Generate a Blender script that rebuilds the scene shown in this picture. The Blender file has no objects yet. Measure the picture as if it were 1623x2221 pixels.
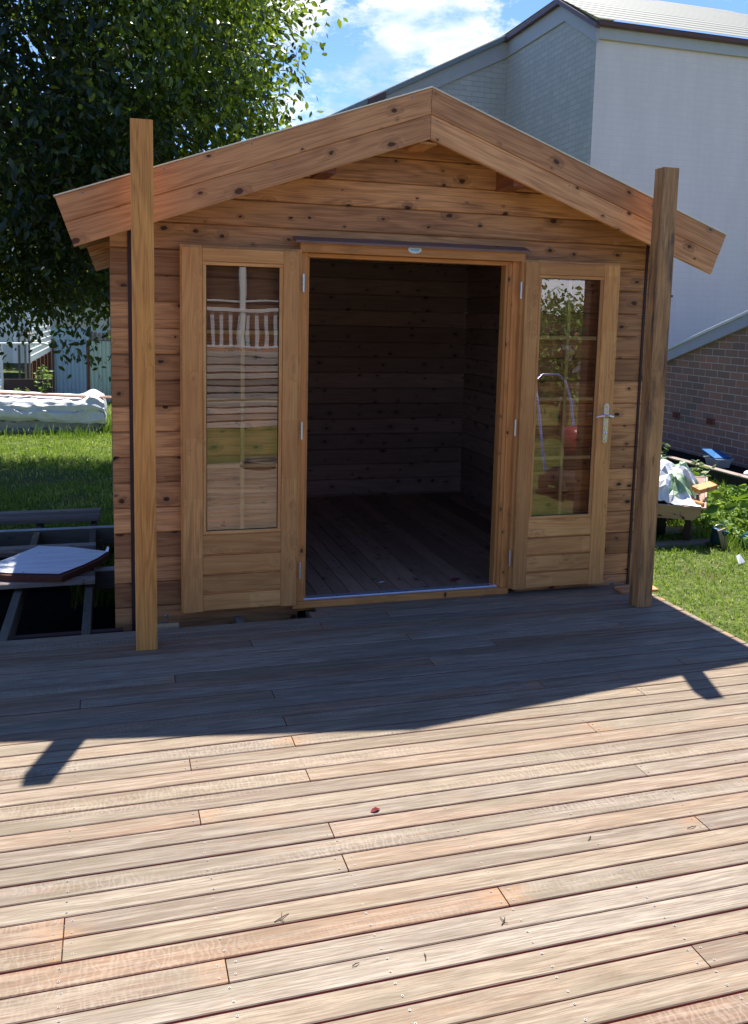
import bpy, math, random
import numpy as np
from mathutils import Vector, Matrix, noise
S = bpy.context.scene
COL = S.collection
random.seed(7)
rng = np.random.default_rng(7)
PI = math.pi

# ------------------------------------------------------------------ camera
cd = bpy.data.cameras.new('camera'); cam = bpy.data.objects.new('camera', cd); COL.objects.link(cam)
yaw, pitch, roll = 0.2961935601964249, 0.12826774172518665, -0.02376645094996948
fw = Vector((math.sin(yaw)*math.cos(pitch), math.cos(yaw)*math.cos(pitch), -math.sin(pitch)))
rt = Vector((math.cos(yaw), -math.sin(yaw), 0)); dn = fw.cross(rt)
r2 = rt*math.cos(roll)+dn*math.sin(roll); d2 = -rt*math.sin(roll)+dn*math.cos(roll)
M = Matrix((( r2.x, -d2.x, -fw.x, -0.0286), (r2.y, -d2.y, -fw.y, -4.8254), (r2.z, -d2.z, -fw.z, 1.6438), (0, 0, 0, 1)))
cam.matrix_world = M
cd.sensor_fit = 'HORIZONTAL'; cd.sensor_width = 36; cd.lens = 1946.25*36/1623
cd.shift_x = -17.65/1623; cd.shift_y = -173.8/1623
cd.clip_start = .05; cd.clip_end = 2000
S.camera = cam

# ------------------------------------------------------------------ light
SUN = Vector((.168, .482, 1)).normalized()
elev = math.asin(SUN.z); az = math.atan2(SUN.x, SUN.y)
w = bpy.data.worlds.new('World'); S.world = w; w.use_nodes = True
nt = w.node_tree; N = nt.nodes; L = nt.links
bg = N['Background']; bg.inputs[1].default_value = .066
sky = N.new('ShaderNodeTexSky'); sky.sky_type = 'NISHITA'; sky.sun_disc = False
sky.sun_elevation = elev; sky.sun_rotation = az; sky.air_density = 1.0; sky.dust_density = 0; sky.altitude = 800; sky.ozone_density = 3.0
tc = N.new('ShaderNodeTexCoord'); mp = N.new('ShaderNodeMapping'); mp.inputs['Scale'].default_value = (1, 1, 2.2)
mp.inputs['Location'].default_value = (.95, .12, .03)
n1 = N.new('ShaderNodeTexNoise'); n1.inputs['Scale'].default_value = 5.2; n1.inputs['Detail'].default_value = 10; n1.inputs['Roughness'].default_value = .70
cr = N.new('ShaderNodeValToRGB'); cr.color_ramp.elements[0].position = .485; cr.color_ramp.elements[1].position = .575
cr.color_ramp.elements[0].color = (0, 0, 0, 1)
n2 = N.new('ShaderNodeTexNoise'); n2.inputs['Scale'].default_value = 12; n2.inputs['Detail'].default_value = 8
cc = N.new('ShaderNodeValToRGB'); cc.color_ramp.elements[0].position = .36; cc.color_ramp.elements[1].position = .56
cc.color_ramp.elements[0].color = (2.6, 3.8, 5.5, 1); cc.color_ramp.elements[1].color = (6.4, 6.4, 6.4, 1)
mx = N.new('ShaderNodeMix'); mx.data_type = 'RGBA'
L.new(tc.outputs['Generated'], mp.inputs[0]); L.new(mp.outputs[0], n1.inputs['Vector']); L.new(mp.outputs[0], n2.inputs['Vector'])
L.new(n2.outputs['Fac'], cc.inputs[0])
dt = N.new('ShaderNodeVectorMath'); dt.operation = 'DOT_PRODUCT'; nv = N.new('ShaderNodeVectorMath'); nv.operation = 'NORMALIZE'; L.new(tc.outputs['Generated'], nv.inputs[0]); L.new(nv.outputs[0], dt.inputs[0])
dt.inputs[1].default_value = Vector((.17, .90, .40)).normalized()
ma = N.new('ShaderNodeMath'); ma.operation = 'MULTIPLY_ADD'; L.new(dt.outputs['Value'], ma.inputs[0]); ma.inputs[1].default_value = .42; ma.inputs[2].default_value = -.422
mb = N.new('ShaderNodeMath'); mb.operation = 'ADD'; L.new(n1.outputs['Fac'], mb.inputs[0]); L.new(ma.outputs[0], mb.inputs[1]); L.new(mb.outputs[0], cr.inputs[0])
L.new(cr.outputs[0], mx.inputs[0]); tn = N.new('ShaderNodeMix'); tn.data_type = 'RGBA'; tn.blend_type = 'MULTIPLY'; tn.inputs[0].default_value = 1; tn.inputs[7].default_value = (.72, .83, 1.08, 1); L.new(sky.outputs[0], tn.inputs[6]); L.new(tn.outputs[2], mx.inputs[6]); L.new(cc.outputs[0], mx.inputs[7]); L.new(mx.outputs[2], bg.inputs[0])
sd = bpy.data.lights.new('sun', 'SUN'); sd.energy = 3.5; sd.angle = math.radians(.55); sd.color = (1, .95, .87)
so = bpy.data.objects.new('sun', sd); COL.objects.link(so); so.rotation_euler = SUN.to_track_quat('Z', 'Y').to_euler(); so.location = (3, 10, 20)
S.view_settings.view_transform = 'Standard'; S.view_settings.look = 'None'; S.view_settings.gamma = 1
S.view_settings.exposure = 1.67
S.cycles.max_bounces = 8; S.cycles.transparent_max_bounces = 12; S.cycles.use_denoising = True

# ------------------------------------------------------------------ material helpers
class NT:
    def __init__(s, name):
        s.m = bpy.data.materials.new(name); s.m.use_nodes = True; s.t = s.m.node_tree; s.n = s.t.nodes; s.l = s.t.links
        s.b = s.n['Principled BSDF']; s.out = s.n['Material Output']
    def add(s, typ, **k):
        x = s.n.new(typ)
        for a, v in k.items(): setattr(x, a, v)
        return x
    def link(s, a, b): s.l.new(a, b)
    def val(s, x, inp):
        if isinstance(x, (int, float, tuple)): inp.default_value = x
        else: s.link(x, inp)
    def math(s, op, a, b=0.0, c=None, clamp=False):
        x = s.add('ShaderNodeMath', operation=op); x.use_clamp = clamp
        s.val(a, x.inputs[0]); s.val(b, x.inputs[1])
        if c is not None: s.val(c, x.inputs[2])
        return x.outputs[0]
    def attr(s, name): return s.add('ShaderNodeAttribute', attribute_name=name)
    def mapv(s, v, scale, loc=(0, 0, 0)):
        x = s.add('ShaderNodeMapping'); x.inputs['Scale'].default_value = scale; x.inputs['Location'].default_value = loc
        s.link(v, x.inputs[0]); return x.outputs[0]
    def noise(s, v, scale=1, detail=4, rough=.5, dist=0):
        x = s.add('ShaderNodeTexNoise'); x.inputs['Scale'].default_value = scale; x.inputs['Detail'].default_value = detail
        x.inputs['Roughness'].default_value = rough; x.inputs['Distortion'].default_value = dist
        if v is not None: s.link(v, x.inputs['Vector'])
        return x.outputs['Fac']
    def ramp(s, f, stops):
        x = s.add('ShaderNodeValToRGB'); e = x.color_ramp.elements
        while len(e) < len(stops): e.new(.5)
        for i, (p, c) in enumerate(stops):
            e[i].position = p; e[i].color = (c, c, c, 1) if isinstance(c, (int, float)) else (*c, 1)
        s.link(f, x.inputs[0]); return x.outputs[0]
    def mix(s, f, a, b, mode='MIX'):
        x = s.add('ShaderNodeMix', data_type='RGBA', blend_type=mode)
        s.val(f, x.inputs[0])
        for v, i in ((a, 6), (b, 7)):
            if isinstance(v, tuple): x.inputs[i].default_value = (*v, 1)
            else: s.link(v, x.inputs[i])
        return x.outputs[2]
    def bump(s, h, strength=.3, dist=.01):
        x = s.add('ShaderNodeBump'); x.inputs['Strength'].default_value = strength; x.inputs['Distance'].default_value = dist
        s.link(h, x.inputs['Height']); s.link(x.outputs[0], s.b.inputs['Normal'])
    def base(s, c, rough=.6, spec=.4, metal=0):
        if isinstance(c, tuple): s.b.inputs['Base Color'].default_value = (*c, 1)
        else: s.link(c, s.b.inputs['Base Color'])
        s.val(rough, s.b.inputs['Roughness']); s.b.inputs['Specular IOR Level'].default_value = spec; s.b.inputs['Metallic'].default_value = metal
        return s.m

def plain(name, c, rough=.6, spec=.4, metal=0, var=.12, sc=6):
    t = NT(name); o = t.add('ShaderNodeTexCoord').outputs['Object']
    f = t.noise(o, sc, 5, .6)
    col = t.mix(f, tuple(x*(1-var) for x in c), tuple(min(1, x*(1+var)) for x in c))
    g = t.noise(o, sc*12, 3, .6); t.bump(g, .12, .004)
    return t.base(col, rough, spec, metal)

def wood(name, dark, light, knots=1.0, grain=1.0, tint=.25, rough=.55, blotch=.25, ks=(5.2, 8.2), jointed=False, spec=.35):
    t = NT(name); g = t.attr('g').outputs['Vector']; r = t.attr('rnd').outputs['Fac']
    # warp the grain a little around knots
    vk = t.mapv(g, (ks[0], ks[1], 0.001))
    wob = t.noise(t.mapv(g, (22, 34, 20)), 1, 3, .65)
    vo = t.add('ShaderNodeTexVoronoi', voronoi_dimensions='2D'); vo.inputs['Scale'].default_value = 1; vo.inputs['Randomness'].default_value = .9
    t.link(vk, vo.inputs['Vector'])
    sep = t.add('ShaderNodeSeparateColor'); t.link(vo.outputs['Color'], sep.inputs[0])
    has = t.math('GREATER_THAN', sep.outputs[0], .18)
    kr = t.math('MULTIPLY_ADD', t.math('POWER', sep.outputs[1], 1.8), .085, .03)
    dist = t.math('ADD', vo.outputs['Distance'], t.math('MULTIPLY', t.math('SUBTRACT', wob, .5), .17))
    core = t.math('MULTIPLY', t.math('MULTIPLY', t.math('SUBTRACT', 1, t.math('SMOOTH_MIN', t.math('DIVIDE', dist, kr), 1, .15), clamp=True), 3.2, clamp=True), has)
    halo = t.math('MULTIPLY', t.math('SUBTRACT', 1, t.math('DIVIDE', dist, t.math('MULTIPLY', kr, 3.6)), clamp=True), has)
    push = t.math('MULTIPLY', halo, .55)
    cmb = t.add('ShaderNodeCombineXYZ'); t.link(push, cmb.inputs[1]); t.link(push, cmb.inputs[2])
    gv = t.add('ShaderNodeVectorMath', operation='ADD'); t.link(t.mapv(g, (.9, 11, 11)), gv.inputs[0]); t.link(cmb.outputs[0], gv.inputs[1])
    rings = t.noise(gv.outputs[0], 1, 2.5, .5, .35)
    rl = t.math('POWER', t.math('MULTIPLY_ADD', t.math('SINE', t.math('MULTIPLY', rings, 46)), .5, .5), 1.6)
    fine = t.noise(t.mapv(g, (5, 190, 190)), 1, 3, .6)
    low = t.noise(t.mapv(g, (1.6, 4, 4)), 1, 3, .6)
    f = t.math('ADD', t.math('MULTIPLY', rl, .27*grain), t.math('MULTIPLY', t.ramp(fine, [(.36, 0.0), (.66, 1.0)]), .36*grain))
    f = t.math('ADD', f, t.math('MULTIPLY', t.math('SUBTRACT', low, .5), blotch*2.2))
    f = t.math('ADD', f, .5-.4*grain, clamp=True)
    col = t.mix(f, light, dark)
    if jointed:   # finger-jointed laminated timber: each length of wood its own tone
        sx = t.add('ShaderNodeSeparateXYZ'); t.link(g, sx.inputs[0])
        cell = t.math('FLOOR', t.math('MULTIPLY', sx.outputs[0], 3.1))
        wn = t.add('ShaderNodeTexWhiteNoise', noise_dimensions='1D'); t.link(cell, wn.inputs['W'])
        col = t.mix(t.math('MULTIPLY', wn.outputs['Value'], .6), col, (light[0]*.66, light[1]*.56, light[2]*.5))
    col = t.mix(t.math('MULTIPLY', r, tint*1.6), col, tuple(x*.55 for x in dark))
    kc = t.math('MULTIPLY', t.math('ADD', core, t.math('MULTIPLY', halo, .5)), knots, clamp=True)
    col = t.mix(kc, col, tuple(x*.28 for x in dark))
    t.bump(t.math('ADD', t.math('MULTIPLY', rl, .5), fine), .25, .0015)
    rr = t.math('MULTIPLY_ADD', fine, .2, rough-.1)
    return t.base(col, rr, spec)

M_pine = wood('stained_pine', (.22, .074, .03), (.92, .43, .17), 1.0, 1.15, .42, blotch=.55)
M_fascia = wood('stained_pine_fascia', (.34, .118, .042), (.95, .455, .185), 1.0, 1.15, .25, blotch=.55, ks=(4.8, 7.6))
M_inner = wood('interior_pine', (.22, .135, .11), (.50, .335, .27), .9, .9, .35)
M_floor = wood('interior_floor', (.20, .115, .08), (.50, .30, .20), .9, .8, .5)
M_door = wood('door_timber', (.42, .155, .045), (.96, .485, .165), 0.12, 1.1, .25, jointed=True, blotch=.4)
M_frame = wood('frame_timber', (.36, .125, .033), (.88, .38, .11), .7, .7, .2, blotch=.15)
M_post = wood('post_hardwood', (.30, .10, .02), (.84, .385, .10), .25, 1.0, .2, blotch=.45, ks=(1.6, 5))
M_greywood = wood('grey_timber', (.13, .10, .085), (.36, .30, .26), .5, 1.0, .5, rough=.8)
M_palewood = wood('pale_pine', (.36, .24, .12), (.58, .42, .24), .5, .8, .3)
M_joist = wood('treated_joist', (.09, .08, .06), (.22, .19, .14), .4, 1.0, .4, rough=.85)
M_darkwood = wood('dark_batten', (.03, .012, .012), (.06, .025, .025), .2, .6, .2)

def deck_mat():
    t = NT('decking'); g = t.attr('g').outputs['Vector']; r = t.attr('rnd').outputs['Fac']
    wn = t.add('ShaderNodeTexWhiteNoise', noise_dimensions='1D'); t.link(r, wn.inputs['W'])
    c0 = t.ramp(r, [(0, (.27, .15, .095)), (.12, (.38, .30, .21)), (.24, (.26, .225, .19)), (.36, (.47, .40, .30)), (.48, (.22, .165, .12)), (.6, (.47, .43, .36)), (.72, (.36, .215, .135)), (.84, (.41, .33, .24)), (1, (.33, .30, .25))])
    warp = t.add('ShaderNodeTexNoise'); warp.inputs['Scale'].default_value = 1; warp.inputs['Detail'].default_value = 2; t.link(t.mapv(g, (2.5, 9, 9)), warp.inputs['Vector'])
    gw = t.add('ShaderNodeVectorMath', operation='MULTIPLY_ADD'); t.link(warp.outputs['Color'], gw.inputs[0]); gw.inputs[1].default_value = (0, .022, .022); t.link(g, gw.inputs[2]); gv = gw.outputs[0]
    fine = t.noise(t.mapv(gv, (7, 230, 230)), 1, 4, .7)
    mid = t.noise(t.mapv(gv, (2.2, 62, 62)), 1, 4, .6)
    rings = t.noise(t.mapv(gv, (.8, 10, 10)), 1, 3, .5, .5)
    rl = t.math('MULTIPLY_ADD', t.math('SINE', t.math('MULTIPLY', rings, 40)), .5, .5)
    # fiddleback figure: short cross-grain ripples on some boards
    rip = t.add('ShaderNodeTexWave', wave_type='BANDS', bands_direction='X'); rip.inputs['Scale'].default_value = 17; rip.inputs['Distortion'].default_value = 11; rip.inputs['Detail'].default_value = 3; rip.inputs['Detail Scale'].default_value = 2.2
    t.link(t.mapv(g, (1, .55, .55)), rip.inputs['Vector'])
    area = t.ramp(t.noise(t.mapv(g, (1.3, 8, 8)), 1, 3), [(.44, 0.0), (.62, 1.0)])
    fm = t.math('MULTIPLY', t.math('MULTIPLY', t.math('POWER', rip.outputs['Fac'], 2.5), area), t.math('GREATER_THAN', wn.outputs['Value'], .5))
    low = t.noise(t.mapv(g, (1.5, 7, 7)), 1, 5, .65)
    low2 = t.noise(t.mapv(g, (3.4, 16, 16), (5, 5, 5)), 1, 5, .7)
    col = t.mix(t.math('MULTIPLY', rl, .38), c0, (.15, .095, .06))
    col = t.mix(t.math('MULTIPLY', t.ramp(mid, [(.42, 0.0), (.62, 1.0)]), .42), col, (.56, .50, .40))
    col = t.mix(t.math('MULTIPLY', t.ramp(fine, [(.42, 0.0), (.62, 1.0)]), .62), col, (.135, .09, .06))
    col = t.mix(t.math('MULTIPLY', fm, .26), col, (.60, .54, .45))
    col = t.mix(t.math('MULTIPLY', t.ramp(low, [(.48, 0.0), (.66, 1.0)]), .55), col, (.20, .175, .12))
    col = t.mix(t.math('MULTIPLY', t.ramp(low2, [(.56, 0.0), (.72, 1.0)]), .4), col, (.33, .185, .105))
    col = t.mix(1.0, col, (.715, .68, .645), 'MULTIPLY')
    e = t.attr('end').outputs['Fac']
    en = t.math('MULTIPLY', e, t.math('GREATER_THAN', wn.outputs['Value'], .45))
    en = t.math('MULTIPLY', en, t.ramp(t.noise(t.mapv(g, (9, 22, 22)), 1, 3), [(.4, .15), (.6, 1.0)]))
    col = t.mix(t.math('MULTIPLY', en, .55), col, (.36, .18, .08))
    t.bump(t.math('ADD', fine, t.math('MULTIPLY', mid, .6)), .5, .0014)
    return t.base(col, t.math('MULTIPLY_ADD', fine, .25, .5), .22)
M_deck = deck_mat()
M_deckedge = plain('decking_edge', (.27, .08, .06), .8)

def brick_mat(name, c1, c2, mortar, bw=.23, rh=.086, ms=.011, bstr=.6, blot=.3, rough=.85, blotc=None, streak=False):
    t = NT(name); g = t.attr('g').outputs['Vector']
    b = t.add('ShaderNodeTexBrick'); b.inputs['Scale'].default_value = 1; b.inputs['Brick Width'].default_value = bw; b.inputs['Row Height'].default_value = rh
    b.inputs['Mortar Size'].default_value = ms*.5; b.inputs['Mortar Smooth'].default_value = .25; b.inputs['Bias'].default_value = -.1
    b.inputs['Color1'].default_value = (*c1, 1); b.inputs['Color2'].default_value = (*c2, 1); b.inputs['Mortar'].default_value = (*mortar, 1)
    wv = t.add('ShaderNodeTexNoise'); wv.inputs['Scale'].default_value = 7; t.link(g, wv.inputs['Vector'])
    va = t.add('ShaderNodeVectorMath', operation='MULTIPLY_ADD'); t.link(wv.outputs['Color'], va.inputs[0]); va.inputs[1].default_value = (.008, .008, 0); t.link(g, va.inputs[2])
    t.link(va.outputs[0], b.inputs['Vector'])
    n = t.noise(t.mapv(g, (2.4, .45, 1)) if streak else g, 1.1, 7, .68); n2 = t.noise(g, 14, 4, .7)
    col = t.mix(t.math('MULTIPLY', t.ramp(n, [(.4, 0.0), (.7, 1.0)]), blot), b.outputs['Color'], blotc or tuple(x*.5 for x in c1))
    col = t.mix(t.math('MULTIPLY', n2, .25), col, tuple(x*.7 for x in c1))
    h = t.math('ADD', t.math('MULTIPLY', b.outputs['Fac'], -1), t.math('MULTIPLY', n2, .5))
    t.bump(h, bstr, .008)
    return t.base(col, rough, .25)
M_brick = brick_mat('old_brick', (.40, .205, .155), (.21, .15, .135), (.62, .55, .50), bstr=.8, blot=.45, blotc=(.16, .13, .14))
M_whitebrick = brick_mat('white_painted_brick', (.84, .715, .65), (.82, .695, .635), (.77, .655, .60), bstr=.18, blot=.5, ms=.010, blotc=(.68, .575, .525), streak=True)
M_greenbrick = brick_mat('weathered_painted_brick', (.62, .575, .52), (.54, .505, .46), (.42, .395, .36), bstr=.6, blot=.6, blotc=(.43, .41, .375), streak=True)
M_trim = plain('cream_trim', (.46, .44, .43), .6)
M_gutter = plain('brown_gutter', (.12, .055, .05), .45)

def roof_mat():
    t = NT('cream_roofing'); g = t.attr('g').outputs['Vector']
    sx = t.add('ShaderNodeSeparateXYZ'); t.link(g, sx.inputs[0])
    s = t.math('MULTIPLY_ADD', t.math('SINE', t.math('MULTIPLY', sx.outputs[1], 2*PI/.19)), .5, .5)
    n = t.noise(g, 2, 5, .6)
    col = t.mix(t.math('MULTIPLY', t.math('SUBTRACT', 1, t.math('POWER', s, .35)), .7), t.mix(n, (.20, .205, .165), (.25, .25, .20)), (.13, .125, .10))
    t.bump(s, .8, .03)
    return t.base(col, .55, .3)
M_roof = roof_mat()
M_felt = plain('roof_felt', (.07, .08, .07), .9)
M_chrome = plain('chrome', (.84, .78, 1.0), .22, .5, 1.0, .03)
M_steel = plain('galvanised_steel', (.62, .64, .68), .35, .5, .9, .08)
M_alu = plain('aluminium_strip', (.72, .80, .95), .3, .5, .75, .05)
M_screw = plain('stainless_screw', (.30, .275, .25), .5, .4, .3, .02)
M_black = plain('black_rubber', (.012, .012, .013), .7)
M_hole = plain('dark_hole', (.02, .015, .012), .9)
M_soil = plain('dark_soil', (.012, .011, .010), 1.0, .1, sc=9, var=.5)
M_white = plain('white_paint', (.75, .76, .78), .5)
M_rust = plain('rusty_metal', (.13, .05, .03), .9, .2, var=.5, sc=14)
M_blue = plain('blue_plastic', (.015, .13, .36), .45)
M_palblue = plain('faded_blue_plastic', (.10, .36, .50), .4)
M_red = plain('red_paint', (.26, .035, .045), .35, .5)

def tray_mat():
    t = NT('worn_tray_paint'); o = t.add('ShaderNodeTexCoord').outputs['Object']
    col = t.mix(t.noise(o, 5, 5, .6), (.42, .27, .21), (.58, .41, .33))
    col = t.mix(t.ramp(t.noise(o, 16, 4, .6), [(.60, 0.0), (.66, 1.0)]), col, (.05, .025, .02))
    return t.base(col, .7, .3)
M_tray = tray_mat()

def glass_mat():
    t = NT('window_glass'); tr = t.add('ShaderNodeBsdfTransparent'); tr.inputs[0].default_value = (.93, .95, .94, 1)
    gl = t.add('ShaderNodeBsdfGlossy'); gl.inputs['Roughness'].default_value = 0.003; gl.inputs[0].default_value = (1, 1, 1, 1)
    fr = t.add('ShaderNodeFresnel'); fr.inputs[0].default_value = 1.52
    f = t.math('MULTIPLY', fr.outputs[0], 3.1, clamp=True)
    w_ = t.noise(t.add('ShaderNodeTexCoord').outputs['Object'], 2.2, 2)
    b = t.add('ShaderNodeBump'); b.inputs['Strength'].default_value = .25; b.inputs['Distance'].default_value = .004; t.link(w_, b.inputs['Height']); t.link(b.outputs[0], gl.inputs['Normal'])
    m = t.add('ShaderNodeMixShader'); t.link(f, m.inputs[0]); t.link(tr.outputs[0], m.inputs[1]); t.link(gl.outputs[0], m.inputs[2])
    t.link(m.outputs[0], t.out.inputs['Surface']); return t.m
M_glass = glass_mat()

def leaf_mat(name, c1, c2, young_lit, tr=.35, spec=.5, rough=.35):
    t = NT(name); r = t.attr('rnd').outputs['Fac']
    col = t.ramp(r, [(0, c1), (.7, c2), (.93, young_lit), (1, young_lit)])
    t.base(col, rough, spec)
    tl = t.add('ShaderNodeBsdfTranslucent'); t.link(t.mix(.35, col, (.35, .5, .02)), tl.inputs[0])
    m = t.add('ShaderNodeMixShader'); m.inputs[0].default_value = tr
    t.link(t.b.outputs[0], m.inputs[1]); t.link(tl.outputs[0], m.inputs[2]); t.link(m.outputs[0], t.out.inputs['Surface']); return t.m
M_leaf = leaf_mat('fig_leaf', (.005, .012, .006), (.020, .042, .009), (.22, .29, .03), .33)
M_grass = leaf_mat('grass_blade', (.05, .13, .012), (.27, .37, .06), (.62, .58, .26), .5, .3, .5)
M_weed = leaf_mat('weed_leaf', (.06, .14, .02), (.15, .27, .04), (.32, .42, .08), .35, .35, .5)
M_pale_leaf = leaf_mat('grey_green_leaf', (.12, .19, .09), (.25, .33, .16), (.4, .45, .25), .25, .4, .45)
M_bark = plain('bark', (.07, .055, .045), .95, .2, var=.4, sc=12)

def ground_mat():
    t = NT('lawn_ground'); o = t.add('ShaderNodeTexCoord').outputs['Object']
    f = t.noise(o, 1.3, 6, .65); f2 = t.noise(o, 22, 4, .7)
    col = t.mix(t.ramp(f2, [(.35, 0.0), (.65, 1.0)]), (.03, .05, .01), (.13, .16, .04))
    col = t.mix(t.ramp(f, [(.58, 0.0), (.70, 1.0)]), col, (.10, .075, .045))
    t.bump(f2, .8, .03)
    return t.base(col, .95, .15)
M_ground = ground_mat()

# ------------------------------------------------------------------ mesh builder
class MB:
    def __init__(s): s.v = []; s.f = []; s.g = []; s.r = []; s.e = []; s.mi = []; s.sm = []
    def add(s, vs, fs, gs=None, rnd=0.0, mi=0, smooth=False, ends=None):
        b = len(s.v); s.v += [tuple(x) for x in vs]; s.f += [tuple(i+b for i in f) for f in fs]
        s.g += [tuple(x) for x in (gs if gs is not None else vs)]; s.r += ([rnd]*len(vs) if isinstance(rnd, (int, float)) else list(rnd))
        s.e += (ends if ends else [0.0]*len(vs)); s.mi += ([mi]*len(fs) if isinstance(mi, int) else list(mi)); s.sm += [smooth]*len(fs)
        return s
    def board(s, o, Ld, a, wd, b, t, l0, l1, ch=.003, rnd=None, mi=0, segs=None, endlen=0, smi=None):
        """prism: length direction Ld from l0 to l1 (numbers or functions of the across position), across a*wd, thickness b*t"""
        o = Vector(o); Ld = Vector(Ld); a = Vector(a); b = Vector(b)
        rnd = random.random() if rnd is None else rnd
        off = (random.random()*40, random.random()*40, random.random()*40)
        P = [(ch, 0), (wd-ch, 0), (wd, ch), (wd, t-ch), (wd-ch, t), (ch, t), (0, t-ch), (0, ch)] if ch > 0 else [(0, 0), (wd, 0), (wd, t), (0, t)]
        n = len(P); F0 = l0 if callable(l0) else (lambda x: l0); F1 = l1 if callable(l1) else (lambda x: l1)
        st = [0, 1] if not segs else [i/segs for i in range(segs+1)]
        if endlen:
            Lt = F1(0)-F0(0); st = [0, min(.45, endlen/Lt), max(.55, 1-endlen/Lt), 1]
        vs = []; gs = []; es = []
        for k in st:
            for x, y in P:
                l = F0(x)*(1-k)+F1(x)*k
                vs.append(o+Ld*l+a*x+b*y); gs.append((l+off[0], x+off[1], y+off[2])); es.append(1.0 if (endlen and k in (0, 1)) else 0.0)
        fs = []
        flip = Ld.cross(a).dot(b) < 0
        for j in range(len(st)-1):
            for i in range(n):
                q = (j*n+i, j*n+(i+1) % n, (j+1)*n+(i+1) % n, (j+1)*n+i); fs.append(q[::-1] if not flip else q)
        c0 = tuple(range(n)); c1 = tuple(range((len(st)-1)*n, len(st)*n))
        fs.append(c0 if not flip else c0[::-1]); fs.append(c1[::-1] if not flip else c1)
        if smi is not None: mi = [(smi if (i % n in (1, 2, 6, 7)) else mi) for i in range(n*(len(st)-1))]+[smi, smi]
        return s.add(vs, fs, gs, rnd, mi, False, es)
    def box(s, x0, x1, y0, y1, z0, z1, ch=.002, axis=None, rnd=None, mi=0):
        d = (x1-x0, y1-y0, z1-z0)
        if axis is None: axis = d.index(max(d))
        if axis == 0:
            return s.board((0, y0, z0), (1, 0, 0), (0, 0, 1), z1-z0, (0, 1, 0), y1-y0, x0, x1, min(ch, .3*min(d)), rnd, mi) if d[2] > d[1] else s.board((0, y0, z0), (1, 0, 0), (0, 1, 0), y1-y0, (0, 0, 1), z1-z0, x0, x1, min(ch, .3*min(d)), rnd, mi)
        if axis == 1:
            return s.board((x0, 0, z0), (0, 1, 0), (1, 0, 0), d[0], (0, 0, 1), d[2], y0, y1, min(ch, .3*min(d)), rnd, mi) if d[0] >= d[2] else s.board((x0, 0, z0), (0, 1, 0), (0, 0, 1), d[2], (1, 0, 0), d[0], y0, y1, min(ch, .3*min(d)), rnd, mi)
        return s.board((x0, y0, 0), (0, 0, 1), (1, 0, 0), d[0], (0, 1, 0), d[1], z0, z1, min(ch, .3*min(d)), rnd, mi)
    def tube(s, pts, r, n=8, rnd=.5, mi=0, cap=True):
        pts = [Vector(p) for p in pts]; rs = r if isinstance(r, (list, tuple)) else [r]*len(pts)
        vs = []; up = Vector((0, 0, 1)); prev = None
        for i, p in enumerate(pts):
            d = (pts[min(i+1, len(pts)-1)]-pts[max(i-1, 0)]).normalized()
            if prev is None: u = d.cross(up if abs(d.z) < .95 else Vector((1, 0, 0))).normalized()
            else: u = (prev-d*prev.dot(d)).normalized()
            prev = u; v = d.cross(u)
            for k in range(n):
                a = 2*PI*k/n; vs.append(p+(u*math.cos(a)+v*math.sin(a))*rs[i])
        fs = [(i*n+k, i*n+(k+1) % n, (i+1)*n+(k+1) % n, (i+1)*n+k) for i in range(len(pts)-1) for k in range(n)]
        s.add(vs, fs, None, rnd, mi, True)
        if cap: s.add(vs[:n], [tuple(range(n))[::-1]], None, rnd, mi); s.add(vs[-n:], [tuple(range(n))], None, rnd, mi)
        return s
    def disc(s, c, nrm, r, n=10, mi=0, r0=None, mi0=1):
        nrm = Vector(nrm).normalized(); u = nrm.orthogonal().normalized(); v = nrm.cross(u); c = Vector(c)
        ring = [c+(u*math.cos(2*PI*k/n)+v*math.sin(2*PI*k/n))*r for k in range(n)]
        if not r0: return s.add(ring, [tuple(range(n))], None, .5, mi)
        inn = [c+(u*math.cos(2*PI*k/n)+v*math.sin(2*PI*k/n))*r0 for k in range(n)]
        s.add(ring+inn, [(k, (k+1) % n, n+(k+1) % n, n+k) for k in range(n)], None, .5, mi)
        return s.add(inn, [tuple(range(n))], None, .5, mi0)
    def lathe(s, prof, c=(0, 0, 0), axis=(0, 0, 1), n=20, mi=0):
        ax = Vector(axis).normalized(); u = ax.orthogonal().normalized(); v = ax.cross(u); c = Vector(c)
        vs = [c+ax*h+(u*math.cos(2*PI*k/n)+v*math.sin(2*PI*k/n))*r for r, h in prof for k in range(n)]
        fs = [(i*n+k, i*n+(k+1) % n, (i+1)*n+(k+1) % n, (i+1)*n+k) for i in range(len(prof)-1) for k in range(n)]
        return s.add(vs, fs, None, .5, mi, True)
    def build(s, name, mats, parent=None, loc=None):
        me = bpy.data.meshes.new(name); V = np.array(s.v, float)
        o = bpy.data.objects.new(name, me); COL.objects.link(o)
        off = np.zeros(3)
        if loc is not None: off = np.array(loc, float); o.location = loc
        elif parent is not None: off = np.array(parent.get('_w', (0, 0, 0)), float)
        me.from_pydata((V-off).tolist(), [], s.f)
        for m in (mats if isinstance(mats, (list, tuple)) else [mats]): me.materials.append(m)
        me.polygons.foreach_set('material_index', s.mi); me.polygons.foreach_set('use_smooth', s.sm)
        a = me.attributes.new('g', 'FLOAT_VECTOR', 'POINT'); a.data.foreach_set('vector', np.array(s.g, 'f').ravel())
        a = me.attributes.new('rnd', 'FLOAT', 'POINT'); a.data.foreach_set('value', np.array(s.r, 'f'))
        a = me.attributes.new('end', 'FLOAT', 'POINT'); a.data.foreach_set('value', np.array(s.e, 'f'))
        if parent is not None: o.parent = parent; o['_w'] = tuple(off)
        me.update(); return o

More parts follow.
